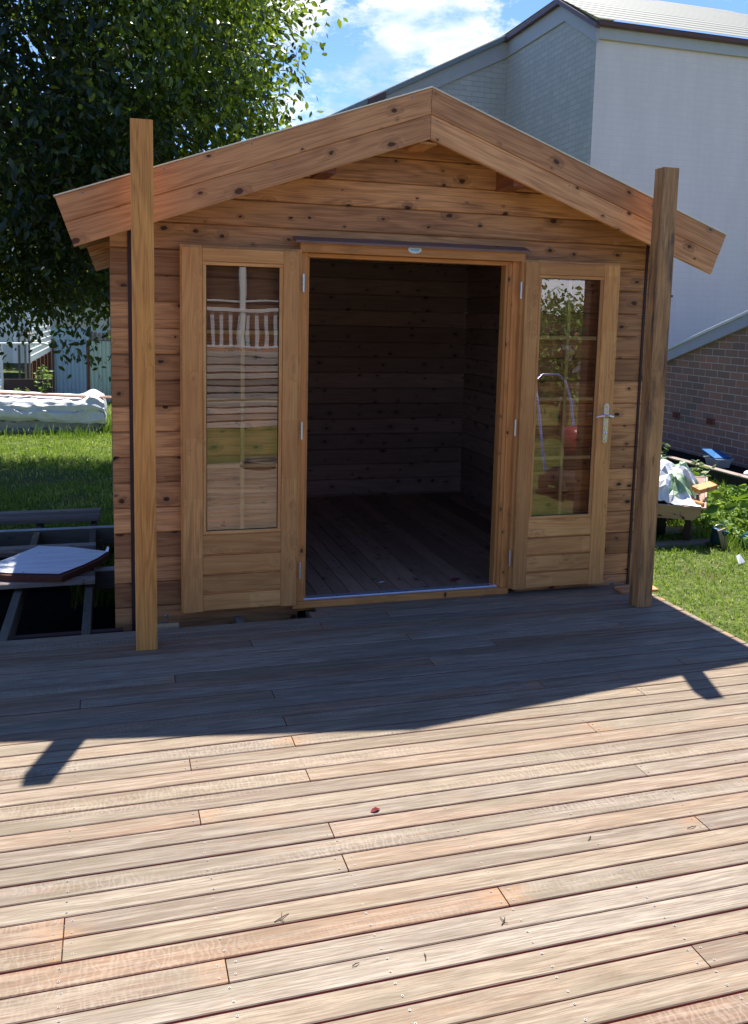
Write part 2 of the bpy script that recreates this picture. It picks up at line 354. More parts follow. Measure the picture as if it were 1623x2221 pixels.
def fast_mesh(name, V, F, mat, rnd, smooth=False, parent=None, loc=None):
    """numpy mesh: V (n,3), F (m,k)"""
    me = bpy.data.meshes.new(name); o = bpy.data.objects.new(name, me); COL.objects.link(o)
    off = np.zeros(3)
    if loc is not None: off = np.array(loc, float); o.location = loc
    elif parent is not None: off = np.array(parent.get('_w', (0, 0, 0)), float)
    V = V-off; k = F.shape[1]
    me.vertices.add(len(V)); me.vertices.foreach_set('co', V.astype('f').ravel())
    me.loops.add(F.size); me.loops.foreach_set('vertex_index', F.astype('i').ravel())
    me.polygons.add(len(F)); me.polygons.foreach_set('loop_start', np.arange(0, F.size, k, dtype='i')); 
    me.update(calc_edges=True)
    a = me.attributes.new('rnd', 'FLOAT', 'POINT'); a.data.foreach_set('value', rnd.astype('f'))
    me.polygons.foreach_set('use_smooth', np.full(len(F), smooth))
    me.materials.append(mat); me.validate()
    if parent is not None: o.parent = parent
    return o

def tag(o, label=None, cat=None, group=None, kind=None):
    if label: o['label'] = label
    if cat: o['category'] = cat
    if group: o['group'] = group
    if kind: o['kind'] = kind
    return o
def thing(name, label, cat, loc, group=None):
    o = bpy.data.objects.new(name, None); COL.objects.link(o); o.location = loc; o['_w'] = tuple(loc); o.empty_display_size = .1
    return tag(o, label, cat, group)

# ------------------------------------------------------------------ ground
def gz(x, y):
    if x > 3.14: base = -.125
    elif y > 2.2: base = -.20
    else: base = -.13
    if abs(x) > 40 or abs(y) > 60: return base
    return base+.022*(noise.noise(Vector((x*.9, y*.9, 0))))+.01*noise.noise(Vector((x*4, y*4, 3)))
PX0, PX1, PY0, PY1 = -4.2, 3.14, -5.1, 2.24
def axis_vals(lo, hi, cuts, step, near):
    v = set(cuts) | {lo, hi}
    x = near[0]
    while x <= near[1]: v.add(round(x, 4)); x += step
    for q in (40, 80, 150, 300, 600): v.add(float(q)); v.add(float(-q))
    return sorted(t for t in v if lo <= t <= hi)
xs = axis_vals(-600, 600, [PX0, PX1], .3, (-12, 14)); ys = axis_vals(-600, 600, [PY0, PY1], .3, (-14, 24))
g = MB(); idx = {}
vs = []
for i, x in enumerate(xs):
    for j, y in enumerate(ys): idx[i, j] = len(vs); vs.append((x, y, gz(x+1e-4, y+1e-4) if True else 0))
fs = []
for i in range(len(xs)-1):
    for j in range(len(ys)-1):
        mxx = (xs[i]+xs[i+1])/2; my = (ys[j]+ys[j+1])/2
        if PX0 < mxx < PX1 and PY0 < my < PY1: continue
        fs.append((idx[i, j], idx[i+1, j], idx[i+1, j+1], idx[i, j+1]))
g.add(vs, fs, None, .5, 0, True)
tag(g.build('ground', M_ground), kind='structure')
p = MB(); zb = -.5
p.add([(PX0, PY0, zb), (PX1, PY0, zb), (PX1, PY1, zb), (PX0, PY1, zb), (PX0, PY0, -.1), (PX1, PY0, -.1), (PX1, PY1, -.18), (PX0, PY1, -.18)],
      [(0, 1, 2, 3), (0, 4, 5, 1), (1, 5, 6, 2), (2, 6, 7, 3), (3, 7, 4, 0)])
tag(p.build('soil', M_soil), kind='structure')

def blades(name, spots, hmin, hmax, wd, mat, lean=.6, bend=.35):
    """tapered bent blades, 5 vertices each"""
    P = np.array(spots); n = len(P)
    a = rng.uniform(0, 2*PI, n); h = rng.uniform(hmin, hmax, n); le = rng.uniform(0, lean, n)*h; b2 = rng.uniform(0, 2*PI, n)
    wv = np.stack([np.cos(a), np.sin(a), np.zeros(n)], 1)*(wd*rng.uniform(.6, 1.3, n)/2)[:, None]
    ld = np.stack([np.cos(b2), np.sin(b2), np.zeros(n)], 1)
    m = P+ld*(le*bend)[:, None]+np.array([0, 0, 1])*(h*.6)[:, None]
    tip = P+ld*le[:, None]+np.array([0, 0, 1])*(h*(1-.25*le/np.maximum(h, 1e-4)))[:, None]
    V = np.concatenate([P-wv, P+wv, m+wv*.8, m-wv*.8, tip], 1).reshape(-1, 3)
    i = np.arange(n)*5
    F = np.concatenate([np.stack([i, i+1, i+2], 1), np.stack([i, i+2, i+3], 1), np.stack([i+3, i+2, i+4], 1)])
    pn = np.array([noise.noise(Vector((x*1.1, y*1.1, 9)))*.7+noise.noise(Vector((x*4.5, y*4.5, 4)))*.5 for x, y, _ in P])
    r = np.repeat(np.clip(rng.normal(.45, .22, n)+pn*.55, 0, 1), 5)
    return fast_mesh(name, V, F, mat, r)

def scatter(n, x0, x1, y0, y1, dens=None):
    out = []
    X = rng.uniform(x0, x1, n); Y = rng.uniform(y0, y1, n)
    for x, y in zip(X, Y):
        if dens and random.random() > dens(x, y): continue
        out.append((x, y, gz(x, y)-.004))
    return out
def bare(x, y):
    f = noise.noise(Vector((x*1.4, y*1.4, 7)))+.5*noise.noise(Vector((x*5, y*5, 2)))
    d = .95 if f > -.35 else .35
    if (x+1.2)**2/.9+(y-5.6)**2/.35 < 1: d *= .25
    return d
near_right = scatter(34000, 3.15, 5.6, -2.2, 3.2, lambda x, y: 1 if noise.noise(Vector((x*3, y*3, 1))) > -.45 else .4)
left_lawn = scatter(70000, -4.2, .25, 2.28, 9.4, bare)
far_lawn = scatter(9000, -5, 2.2, 9.4, 16, bare)+scatter(9000, 5.6, 7.5, -3, 2.2)
tag(blades('grass', near_right, .012, .055, .006, M_grass, 1.5), 'short sunlit lawn grass growing beside the deck and the cabin', 'grass', kind='stuff')
tag(blades('grass', left_lawn, .02, .07, .008, M_grass, 1.2), 'mown green lawn grass behind the unfinished deck frame', 'grass', kind='stuff')
tag(blades('grass', far_lawn, .03, .09, .016, M_grass, .8), 'longer grass towards the boundary fences', 'grass', kind='stuff')
clip_ = [(x, y, z+.012) for x, y, z in scatter(1500, 3.15, 5.2, -2.2, 2.0)]
tag(blades('grass_clippings', clip_, .006, .012, .004, plain('dry_clipping', (.55, .50, .30), .9), 5.0), 'pale dry clippings scattered over the lawn beside the deck', 'clippings', kind='stuff')
tall = []
for cx, cy, n, sp in [(-.95, 8.75, 60, .10), (-.55, 8.6, 110, .14), (-.3, 8.7, 60, .1), (.12, 9.3, 420, .16), (.1, 10.2, 300, .2), (-1.4, 8.8, 30, .1), (-2.0, 8.9, 60, .2)]:
    for _ in range(n): tall.append((random.gauss(cx, sp), random.gauss(cy, .12), -.21))
tag(blades('long_grass', tall, .06, .26, .009, M_weed, .7, .3), 'tufts of long unmown grass around the tarpaulin covered stack', 'grass', kind='stuff')
pit = [(random.uniform(-.3, .0), random.uniform(1.15, 2.0), -.30) for _ in range(500)]
tag(blades('weeds_in_frame', pit, .1, .27, .012, M_grass, .6), 'grass growing up between the cabin and the deck frame', 'grass', kind='stuff')

# ------------------------------------------------------------------ timber deck
DX0, DX1 = -4.0, 3.13; PITCH = .0898; BW = .0834; JX = -.168
deck = thing('timber_deck', 'wide weathered hardwood deck with visible screw heads in front of the cabin', 'deck', (0, -2.5, 0))
dk = MB()
joints = {20: [1], 18: [0], 17: [2], 14: [2], 12: [2], 11: [1], 9: [2], 7: [1], 5: [2], 24: [2], 26: [3], 23: [4], 21: [5], 19: [4], 15: [5], 10: [5], 6: [5], 2: [5, 0], 3: [2], -1: [1], 0: [3], 13: [6], 8: [7], 16: [7], 4: [6], 22: [7], 25: [7], 1: [6]}
vis = set(joints)
for k in range(-26, 30):
    y0 = -2.697+k*PITCH+(PITCH-BW)/2
    if k == 29: segs = [(1.06, DX1)]
    elif k == 28: segs = [(1.012, DX1)]
    else:
        js = list(joints.get(k, []))
        if k not in vis: js = [random.randint(-3, 1), random.randint(4, 7)]
        js.append(min(js)-random.choice([6, 7, 8]))
        cuts = sorted(JX+.4*j for j in js if DX0+.2 < JX+.4*j < DX1-.2)
        b = [DX0]+cuts+[DX1]; segs = [(b[i]+(.0018 if i else 0), b[i+1]-(.0018 if i < len(b)-2 else 0)) for i in range(len(b)-1)]
    if k == 29: segs = [(1.06, 2.052), (2.056, DX1)]
    for a0, a1 in segs:
        wob = random.uniform(-.0012, .0012); dz = random.uniform(-.0008, .0008)
        dk.board((0, y0+wob, -.019+dz), (1, 0, 0), (0, 1, 0), BW+random.uniform(-.0012, .0012), (0, 0, 1), .019, a0, a1, .0025, endlen=.10, smi=3)
    for j in range(-9, 9):
        x = JX+.4*j
        if not (DX0 < x < DX1): continue
        if k >= 28 and x < 1.06: continue
        isj = any(abs(x-a) < .01 for s_ in segs for a in s_)
        for yy in (.019, .067):
            for xx in ((-.022, .022) if isj else (0,)):
                jx, jy = random.uniform(-.005, .005), random.uniform(-.004, .004)
                dk.disc((x+xx+jx+.0, y0+yy+jy, .0014), (0, 0, 1), .0036, 8, 1, .0019, 2)
dk.build('decking', [M_deck, M_screw, M_hole, M_deckedge], deck)
for j in range(-9, 9):
    x = JX+.4*j
    if not (DX0 < x < DX1): continue
    b = MB(); y1 = 2.6 if j in (-1, 0) else (2.6 if j < -1 else -.02)
    b.board((x-.0225, 0, -.14), (0, 1, 0), (1, 0, 0), .045, (0, 0, 1), .120, -5.0, y1, .003)
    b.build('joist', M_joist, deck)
b = MB(); b.box(3.112, 3.130, -5.03, -.03, -.14, -.0205, .002, 1); b.build('edge_board', M_joist, deck)
bm_ = MB(); bm_.box(DX0, DX1, -5.06, -5.03, -.14, -.02); bm_.build('edge_board', M_joist, deck)
M_litwood = wood('pale_lit_timber', (.30, .32, .34), (.55, .58, .60), 0, .8, .1)  # whitish timber, with the lit top of the bearers put into its colour
b = MB(); b.box(-4.0, .03, 2.203, 2.247, -.012, -.004, .001, rnd=.1); b.box(-4.0, .03, 2.203, 2.247, -.14, -.0125, rnd=.6, mi=1); b.build('bearer', [M_litwood, M_joist], deck)
b = MB(); b.box(-.143, .03, 1.035, 1.08, -.02, -.004, .001, rnd=.1); b.box(-.143, .03, 1.037, 1.078, -.14, -.0205, rnd=.6, mi=1); b.build('bearer', [M_litwood, M_joist], deck)
b = MB(); b.box(-.52, .02, -.085, -.04, -.10, -.028, rnd=.6); b.build('bearer', M_darkwood, deck)
for x in (-2.0, -.14, 3.0):
    b = MB(); b.box(x-.045, x+.045, 2.16, 2.20, -.5, -.1, axis=2); b.build('stump', M_joist, deck)

# loose boards lying on the joists
LB = []
for i, (y, x1, z, lab) in enumerate([(2.66, -.115, .0, 'grey deck board, rearmost of the loose boards nearest the lawn'),
                                (2.57, -.119, .0, 'grey deck board, second from the lawn among the loose boards'),
                                (2.47, -.117, .0, 'grey deck board, third from the lawn among the loose boards'),
                                (2.37, -.122, .004, 'dark edged grey deck board at the front of the rear pile on the deck frame'),
                                (1.52, -.140, .0, 'dark loose deck board just behind the white sheet'),
                                (1.42, -.142, .0, 'loose deck board passing under the back edge of the white sheet'),
                                (.80, -.137, .0, 'loose deck board just in front of the white sheet'),
                                (.69, -.134, .0, 'frontmost loose deck board lying on the open joists')]):
    b = MB(); b.board((0, y, z), (1, 0, 0), (0, 1, 0), .088, (0, 0, 1), .03, -3.2-.3*random.random(), x1, .003)
    tag(b.build('loose_board', M_greywood, loc=(-1.5, y, 0)), lab, 'board', 'loose boards lying on the open deck frame')
# white sheet on the boards
def quad_slab(c, z, t, mb, mi_top=0, mi_side=1):
    lo = [(x, y, z) for x, y in c]; hi = [(x, y, z+t) for x, y in c]; n = len(c)
    mb.add(lo+hi, [tuple(range(n, 2*n))]+[tuple(range(n))[::-1]], None, .5, mi_top); 
    mb.add(lo+hi, [(i, (i+1) % n, n+(i+1) % n, n+i) for i in range(n)], None, .5, mi_side)
def sheet_mat():
    t = NT('dirty_white_sheet'); o = t.add('ShaderNodeTexCoord').outputs['Object']
    col = t.mix(t.ramp(t.noise(t.mapv(o, (3, 14, 3)), 1, 5, .6), [(.4, 0.0), (.75, 1.0)]), (.80, .82, .85), (.58, .62, .68))
    col = t.mix(t.ramp(t.noise(o, 38, 2, .5), [(.72, 0.0), (.76, 1.0)]), col, (.06, .06, .07))
    t.base(col, .8, .2); return t.m
ws = thing('white_sheet', 'dirty white square sheet with torn brown edges lying on loose boards', 'sheet', (-.5, 1.0, .035))
b = MB(); pts = [(-.82, .86), (-.50, 1.40), (-.30, 1.335), (-.06, 1.17), (-.12, 1.02), (-.20, .88), (-.335, .70), (-.60, .775)]
quad_slab(pts, .070, .004, b, 0, 1); b.build('top_skin', [sheet_mat(), M_rust], ws)
b = MB(); pts2 = [(-.84, .85), (-.52, 1.38), (-.31, 1.31), (-.045, 1.155), (-.10, 1.0), (-.185, .865), (-.32, .655), (-.60, .735)]
quad_slab(pts2, .034, .033, b, 0, 0); b.build('torn_core', plain('brown_board_core', (.10, .035, .022), .95, var=.6, sc=25), ws)
b = MB(); b.add([(-.075, 1.17, .075), (-.055, 1.155, .075), (-.05, 1.17, .10), (-.062, 1.18, .105)], [(0, 1, 2, 3)]); b.build('curled_corner', M_white, ws)

# ------------------------------------------------------------------ posts
def post(xc0, xc1, y0, y1, h, lab):
    b = MB(); b.board((xc0, y0, 0), (0, 0, 1), (1, 0, 0), xc1-xc0, (0, 1, 0), y1-y0, .001, h, .0035, segs=6, rnd=.25)
    o = b.build('wooden_post', M_post, loc=((xc0+xc1)/2, (y0+y1)/2, 0))
    return tag(o, lab, 'post', 'bare timber posts standing on the deck')
post(-.0505, .0505, -.048, .048, 2.503, 'golden brown square post on the deck in front of the cabin\'s left eave')
lp = COL.objects['wooden_post'] if 'wooden_post' in COL.objects else None
lp.data.transform(Matrix.Identity(4)); lp.location = (.126, -.432, 0); lp.rotation_euler = (0, 0, math.radians(-2.2))
def post_mat_weathered():
    t = wood('weathered_post', (.22, .10, .038), (.64, .33, .13), .3, 1.1, .2, blotch=.55, ks=(1.6, 5))
    nt_ = t.node_tree; P_ = nt_.nodes['Principled BSDF']; src = P_.inputs['Base Color'].links[0].from_socket
    tcx = nt_.nodes.new('ShaderNodeTexCoord'); mpx = nt_.nodes.new('ShaderNodeMapping'); mpx.inputs['Scale'].default_value = (18, 18, 1.7)
    nz = nt_.nodes.new('ShaderNodeTexNoise'); nz.inputs['Scale'].default_value = 1.0; nz.inputs['Detail'].default_value = 6; nz.inputs['Roughness'].default_value = .7
    rp = nt_.nodes.new('ShaderNodeValToRGB'); rp.color_ramp.elements[0].position = .50; rp.color_ramp.elements[1].position = .68
    mm = nt_.nodes.new('ShaderNodeMix'); mm.data_type = 'RGBA'; mm.inputs[7].default_value = (.045, .038, .04, 1)
    nt_.links.new(tcx.outputs['Object'], mpx.inputs[0]); nt_.links.new(mpx.outputs[0], nz.inputs['Vector']); nt_.links.new(nz.outputs['Fac'], rp.inputs[0])
    nt_.links.new(rp.outputs[0], mm.inputs[0]); nt_.links.new(src, mm.inputs[6]); nt_.links.new(mm.outputs[2], P_.inputs['Base Color']); return t
o = post(-.049, .049, -.045, .045, 2.487, 'stained square post with dark weather marks in front of the right-hand door')
o.location = (2.929, -.400, 0); o.data.materials[0] = post_mat_weathered()

# ------------------------------------------------------------------ log cabin
cabin = thing('log_cabin', 'brown stained timber garden cabin with a gable roof and open double doors', 'cabin', (1.6, 1.5, 0))
Z0 = .053; BH = .1366; XL, XR = -.02, 3.207; SL = .356; AP = 1.6
def roofx(z, side):   # where the roof underside line meets height z
    d = max(0, (2.795-z)/SL)
    return max(XL, AP-d) if side < 0 else min(XR, AP+d)
fwall = MB()
for k in range(-1, 20):
    z = Z0+BH*k; h = BH-.0022
    if z+.02 > 2.78: break
    if z+h < 2.0 or k <= 13:
        zt = min(z+h, 9)
        fwall.board((0, .03, z), (1, 0, 0), (0, 0, 1), h, (0, 1, 0), .04, XL, .975, .006)
        fwall.board((0, .03, z), (1, 0, 0), (0, 0, 1), h, (0, 1, 0), .04, 2.215, XR, .006)
        if k == 13: fwall.board((0, .03, 1.985), (1, 0, 0), (0, 0, 1), z+h-1.985, (0, 1, 0), .04, .975, 2.215, .002)
    else:
        fwall.board((0, .03, z), (1, 0, 0), (0, 0, 1), h, (0, 1, 0), .04, lambda x, z=z: roofx(z+x, -1), lambda x, z=z: roofx(z+x, 1), .006)
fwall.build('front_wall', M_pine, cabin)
YB = 2.86
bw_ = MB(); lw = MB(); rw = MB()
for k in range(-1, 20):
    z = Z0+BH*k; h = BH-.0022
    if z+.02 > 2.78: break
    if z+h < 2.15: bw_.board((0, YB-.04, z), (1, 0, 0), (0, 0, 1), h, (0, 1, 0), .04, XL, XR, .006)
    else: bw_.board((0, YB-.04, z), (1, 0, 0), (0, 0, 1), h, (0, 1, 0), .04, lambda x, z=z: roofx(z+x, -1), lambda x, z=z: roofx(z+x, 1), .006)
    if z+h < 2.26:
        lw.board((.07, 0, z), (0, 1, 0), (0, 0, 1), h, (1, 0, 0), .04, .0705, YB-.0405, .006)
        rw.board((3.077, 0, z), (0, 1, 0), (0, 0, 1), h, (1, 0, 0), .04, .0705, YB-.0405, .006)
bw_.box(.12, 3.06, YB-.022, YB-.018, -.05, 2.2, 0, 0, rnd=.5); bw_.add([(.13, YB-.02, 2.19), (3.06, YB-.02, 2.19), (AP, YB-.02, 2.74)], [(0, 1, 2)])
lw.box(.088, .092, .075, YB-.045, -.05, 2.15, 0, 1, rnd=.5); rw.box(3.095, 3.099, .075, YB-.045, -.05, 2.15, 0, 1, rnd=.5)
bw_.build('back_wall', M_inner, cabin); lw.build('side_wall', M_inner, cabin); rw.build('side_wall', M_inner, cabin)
# log ends of the side walls crossing the front
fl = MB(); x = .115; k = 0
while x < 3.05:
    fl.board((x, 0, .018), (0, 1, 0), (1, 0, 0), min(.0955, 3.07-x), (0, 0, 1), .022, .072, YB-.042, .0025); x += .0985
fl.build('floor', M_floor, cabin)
b = MB()
for yb in (.0, .95, 1.9, 2.8): b.box(.0, 3.20, yb+.035, yb+.085, -.14, -.088)
b.build('bearers', M_joist, cabin)
for x0, x1 in ((.066, .084), (3.105, 3.121)):
    b = MB(); b.box(x0, x1, .022, .030, -.08, 2.14, .001, 2); b.build('storm_batten', M_darkwood, cabin)
# roof slabs
th = math.atan(SL); ct, stt = math.cos(th), math.sin(th); RL = 1.98
for sgn in (1, -1):
    r_ = MB(); Ld = (sgn*ct, 0, -stt); ad = (-sgn*stt, 0, -ct)
    n_ = 0; y = -.209
    while y < 3.05:
        r_.board((AP, y, 2.806), Ld, (0, 1, 0), min(.118, 3.06-y), (-sgn*stt, 0, -ct), .019, .0 if sgn > 0 else .0, RL-.012, .002, mi=0); y += .119
    r_.board((AP, -.212, 2.811), Ld, (0, 1, 0), 3.27, (-sgn*stt, 0, -ct), .0035, .0, RL-.006, 0, mi=1)
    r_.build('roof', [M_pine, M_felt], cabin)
    for (a0, w_, yy) in ((0, .1225, -.2365), (.1235, .118, -.2325)):
        f_ = MB(); f_.board((AP, yy, 2.829), Ld, ad, w_+a0, (0, 1, 0), .024, lambda x: x*SL+.0013, RL, .0025) if a0 == 0 else f_.board(Vector((AP, yy, 2.829))+Vector(ad)*a0, Ld, ad, w_, (0, 1, 0), .024, lambda x, a0=a0: (x+a0)*SL+.0013, RL, .0025)
        sc = f_
        for q in ((.12, .55, 1.0, 1.45, 1.85) if a0 == 0 else (.06, .9, 1.55)):
            aa = .018 if a0 == 0 else a0+.02
            pnt = Vector((AP, yy-.0012, 2.829))+Vector(Ld)*(q+aa*SL*.5)+Vector(ad)*aa
            sc.disc(pnt, (0, -1, 0), .0055, 9, 1, .002, 2)
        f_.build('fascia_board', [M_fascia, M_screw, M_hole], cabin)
    e_ = MB(); e_.board(Vector((AP, -.240, 2.829))-Vector(ad)*.0075, Ld, ad, .0065, (0, 1, 0), .05, lambda x: (x-.0075)*SL, RL+.004, .0005)  # cream strip added to paint the sunlit line along the fascia top
    e_.build('sunlit_edge_strip', plain('sunlit_edge_cream', (.72, .62, .45), .5), cabin)
    for a0 in (0, .1235):   # rear gable boards
        f_ = MB(); f_.board(Vector((AP, 3.065, 2.829))+Vector(ad)*a0, Ld, ad, .12, (0, 1, 0), .024, lambda x, a0=a0: (x+a0)*SL+.0006, RL-.06, .0015)
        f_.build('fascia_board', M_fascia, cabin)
M_purlin = wood('purlin_timber', (.12, .035, .015), (.34, .11, .05), .8, 1.0, .3)
b = MB(); b.box(AP-.05, AP+.05, -.206, 3.05, 2.55, 2.765, .002, 1); b.build('ridge_beam', M_fascia, cabin)
for x in (1.06, 2.14):
    b = MB(); b.box(x-.042, x+.042, -.206, 3.05, 2.365, 2.56, .002, 1); b.build('purlin', M_purlin, cabin)
# door frame
fr = MB()
fr.box(.955, 1.0, -.004, .078, .03, 1.974, .002, 2); fr.box(1.0, 1.014, .012, .078, .03, 1.955, .0015, 2)
fr.box(2.212, 2.264, -.004, .078, .03, 1.974, .002, 2); fr.box(2.190, 2.212, .006, .078, .03, 1.962, .001, 2); fr.box(2.173, 2.190, .014, .078, .03, 1.955, .0015, 2)
fr.box(1.0, 2.212, .012, .078, 1.951, 1.973, .0015, 0)
fr.build('door_frame', M_frame, cabin)
b = MB(); b.box(.955, 2.272, -.034, .03, 1.9745, 2.030, .002, 0); hb = b.build('door_head', M_frame, cabin)
b = MB(); b.add([(.925, .0295, 2.062), (2.294, .0295, 2.062), (2.294, -.058, 2.034), (.925, -.058, 2.034), (.925, .0295, 2.047), (2.294, .0295, 2.047), (2.294, -.058, 2.022), (.925, -.058, 2.022)],
      [(0, 3, 2, 1), (4, 5, 6, 7), (3, 7, 6, 2), (0, 4, 7, 3), (1, 2, 6, 5)], [(x_*1.0, y_, 0) for x_, y_ in ((0, .3), (1.37, .3), (1.37, .39), (0, .39), (0, .5), (1.37, .5), (1.37, .6), (0, .6))], .4)
b.build('drip_hood', wood('hood_timber', (.16, .09, .075), (.28, .17, .14), .9, .8, .1), cabin)
b = MB(); b.box(.934, 2.252, -.030, .02, -.001, .036, .003, 0); b.box(.975, 2.23, .02, .078, -.03, .036, .001, 0); b.build('door_sill', M_frame, cabin)
b = MB(); b.box(1.002, 2.188, -.006, .052, .0365, .048, .003, 0)
for xx in (1.2, 1.45, 1.53, 1.62, 1.92, 2.14): b.disc((xx, .012, .0486), (0, 0, 1), .006, 8, 1)
b.build('threshold_strip', [M_alu, M_hole], cabin)
# oval maker's badge under the hood: white rim, pale blue face, tiny dark marks
bd = MB(); cx_, cz_ = 1.598, 2.0135; n = 28
def ell(rx, rz, y): return [(cx_+rx*math.cos(2*PI*k/n), y, cz_+rz*math.sin(2*PI*k/n)) for k in range(n)]
E0, E1, E2 = ell(.040, .0215, -.0345), ell(.038, .0195, -.038), ell(.032, .0145, -.0385)
bd.add(E0+E1, [(k, (k+1) % n, n+(k+1) % n, n+k) for k in range(n)], None, .5, 0); bd.add(E1, [tuple(range(n))], None, .5, 0); bd.add(E2, [tuple(range(n))], None, .5, 1)
for i in range(7):
    xx = cx_-.021+i*.007; hh = random.uniform(.003, .006); zz = cz_-.001
    bd.add([(xx-.0022, -.0389, zz-hh/2), (xx+.0016, -.0389, zz-hh/2), (xx+.0026, -.0389, zz+hh/2), (xx-.001, -.0389, zz+hh/2)], [(0, 1, 2, 3)], None, .5, 2)
bd.add([(cx_-.024, -.0388, cz_-.0045), (cx_+.022, -.0388, cz_-.0055), (cx_+.018, -.0388, cz_-.0085), (cx_-.012, -.0388, cz_-.0075)], [(0, 1, 2, 3)], None, .5, 3)
bd.build('badge', [M_white, plain('badge_pale_blue', (.55, .72, .85), .3), plain('badge_marks', (.12, .2, .3), .5), plain('badge_blue', (.18, .45, .7), .4)], cabin)

# doors
M_bars = wood('glazing_bar_timber', (.48, .29, .12), (.80, .54, .25), 0, .5, .1)
def make_door(hx, d, handle):
    """hx: hinge edge x, d: direction away from the hinge"""
    W = .6135; zb_, zt_ = .032, 1.972; yf, ym, yb = -.060, -.038, -.008
    X = lambda t: hx+d*t
    def bx(mb, t0, t1, y0, y1, z0, z1, ch=.002, ax=None, rnd=None):
        a, c = sorted((X(t0), X(t1))); mb.box(a, c, y0, y1, z0, z1, ch, ax, rnd)
    hs, os_ = .086, .104   # hinge stile, outer stile
    m = MB()
    bx(m, 0, hs, yf, ym, zb_, zt_, .002, 2); bx(m, W-os_, W, yf, ym, zb_, zt_, .002, 2)
    bx(m, hs+.0008, W-os_-.0008, yf, ym, 1.905, zt_, .002, 0)
    # raised panel boards at the foot
    zs = [.455, .338, .229, .124]; zl = [.347, .239, .134, .034]
    for i, (a, c) in enumerate(zip(zl, zs)): bx(m, hs+.001, W-os_-.001, yf+.003, ym, a, c, .0035, 0)
    bx(m, hs, W-os_, yf+.019, ym, .034, .46, .0005, 0)
    # rebated back layer
    bx(m, -.016, hs-.002, ym+.0005, yb, zb_+.002, zt_+.014, .0015, 2); bx(m, W-os_+.002, W+.007, ym+.0005, yb, zb_+.002, zt_+.014, .0015, 2)
    bx(m, hs-.002, W-os_+.002, ym+.0005, yb, 1.90, zt_+.014, .0015, 0); bx(m, hs-.002, W-os_+.002, ym+.0005, yb, zb_+.01, .47, .0015, 0)
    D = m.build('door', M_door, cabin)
    # glazing bead
    gb = MB(); t0, t1 = hs+.001, W-os_-.001; z0, z1 = .456, 1.904; bwid = .0185
    bx(gb, t0, t1, yf+.003, ym, z1-bwid, z1, .003, 0); bx(gb, t0, t1, yf+.003, ym, z0, z0+bwid, .003, 0)
    bx(gb, t0, t0+bwid, yf+.003, ym, z0+bwid, z1-bwid, .003, 2); bx(gb, t1-bwid, t1, yf+.003, ym, z0+bwid, z1-bwid, .003, 2)
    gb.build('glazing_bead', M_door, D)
    ga, gc = sorted((X(t0+bwid-.003), X(t1-bwid+.003))); za, zc = z0+bwid-.003, z1-bwid+.003
    gl = MB(); gl.add([(ga, -.044, za), (gc, -.044, za), (gc, -.044, zc), (ga, -.044, zc)], [(0, 1, 2, 3)]); gl.build('glass_pane', M_glass, D)
    gk = MB(); bb = .004   # black gasket
    bx(gk, t0+bwid, t1-bwid, -.046, -.0445, z0+bwid, z0+bwid+bb, 0, 0); bx(gk, t0+bwid, t1-bwid, -.046, -.0445, z1-bwid-bb, z1-bwid, 0, 0)
    bx(gk, t0+bwid, t0+bwid+bb, -.046, -.0445, z0+bwid+bb, z1-bwid-bb, 0, 2); bx(gk, t1-bwid-bb, t1-bwid, -.046, -.0445, z0+bwid+bb, z1-bwid-bb, 0, 2)
    gk.build('gasket', M_black, D)
    gr = MB(); tm = (t0+t1)/2; bx(gr, tm-.0115, tm+.0115, -.0415, -.024, z0+bwid, z1-bwid, .003, 2)
    for q in (.25, .5, .745):
        zz = z1-q*(z1-z0); bx(gr, t0+bwid, t1-bwid, -.0405, -.026, zz-.0115, zz+.0115, .003, 0)
    gr.build('glazing_bars', M_bars, D)
    for zz in (1.81, 1.013, .228):
        h = MB(); hxp = X(-.024)
        h.tube([(hxp, -.052, zz-.048), (hxp, -.052, zz+.048)], .0062, 10, mi=0)
        h.tube([(X(-.024), -.049, zz+.02), (X(-.014), -.04, zz+.02)], .0028, 6); h.tube([(X(-.024), -.049, zz-.005), (X(-.014), -.04, zz-.005)], .0028, 6)
        h.build('hinge', M_steel, D)
    if handle:
        hp = MB(); xc = X(.565)
        prof = []
        for k in range(24):
            a = 2*PI*k/24; r_ = .0165
            prof.append((r_*math.cos(a), r_*math.sin(a)+(.105 if math.sin(a) >= 0 else -.105)))
        fr_ = [(xc+px, -.070, 1.035+pz) for px, pz in prof]; bk = [(xc+px*1.1, -.0605, 1.035+pz*1.01) for px, pz in prof]
        hp.add(fr_+bk, [tuple(range(24))]+[(k, (k+1) % 24, 24+(k+1) % 24, 24+k) for k in range(24)], None, .5, 0, False)
        hp.lathe([(.0001, .004), (.006, .004), (.0085, .001), (.0085, 0)], (xc, -.070, .975), (0, -1, 0), 14, 0)
        hp.lathe([(.0001, .0015), (.0025, .0015)], (xc, -.0745, .975), (0, -1, 0), 8, 1)
        hp.disc((xc, -.0708, 1.135), (0, -1, 0), .006, 12, 0, .0025, 1); hp.disc((xc, -.0708, .930), (0, -1, 0), .006, 12, 0, .0025, 1)
        hp.build('lock_plate', [M_chrome, M_hole], D)
        hv = MB(); hv.lathe([(.012, 0), (.012, .006), (.009, .010), (.008, .045)], (xc, -.070, 1.076), (0, -1, 0), 14)
        pts = [(xc+.022, -.112, 1.078), (xc, -.116, 1.083), (xc-.03, -.115, 1.086), (xc-.06, -.110, 1.083), (xc-.085, -.102, 1.076)]
        hv.tube(pts, [.007, .0085, .0075, .0065, .005], 10); hv.build('door_handle', M_chrome, D)
    return D
make_door(.9455, -1, False)
make_door(2.2685, 1, True)
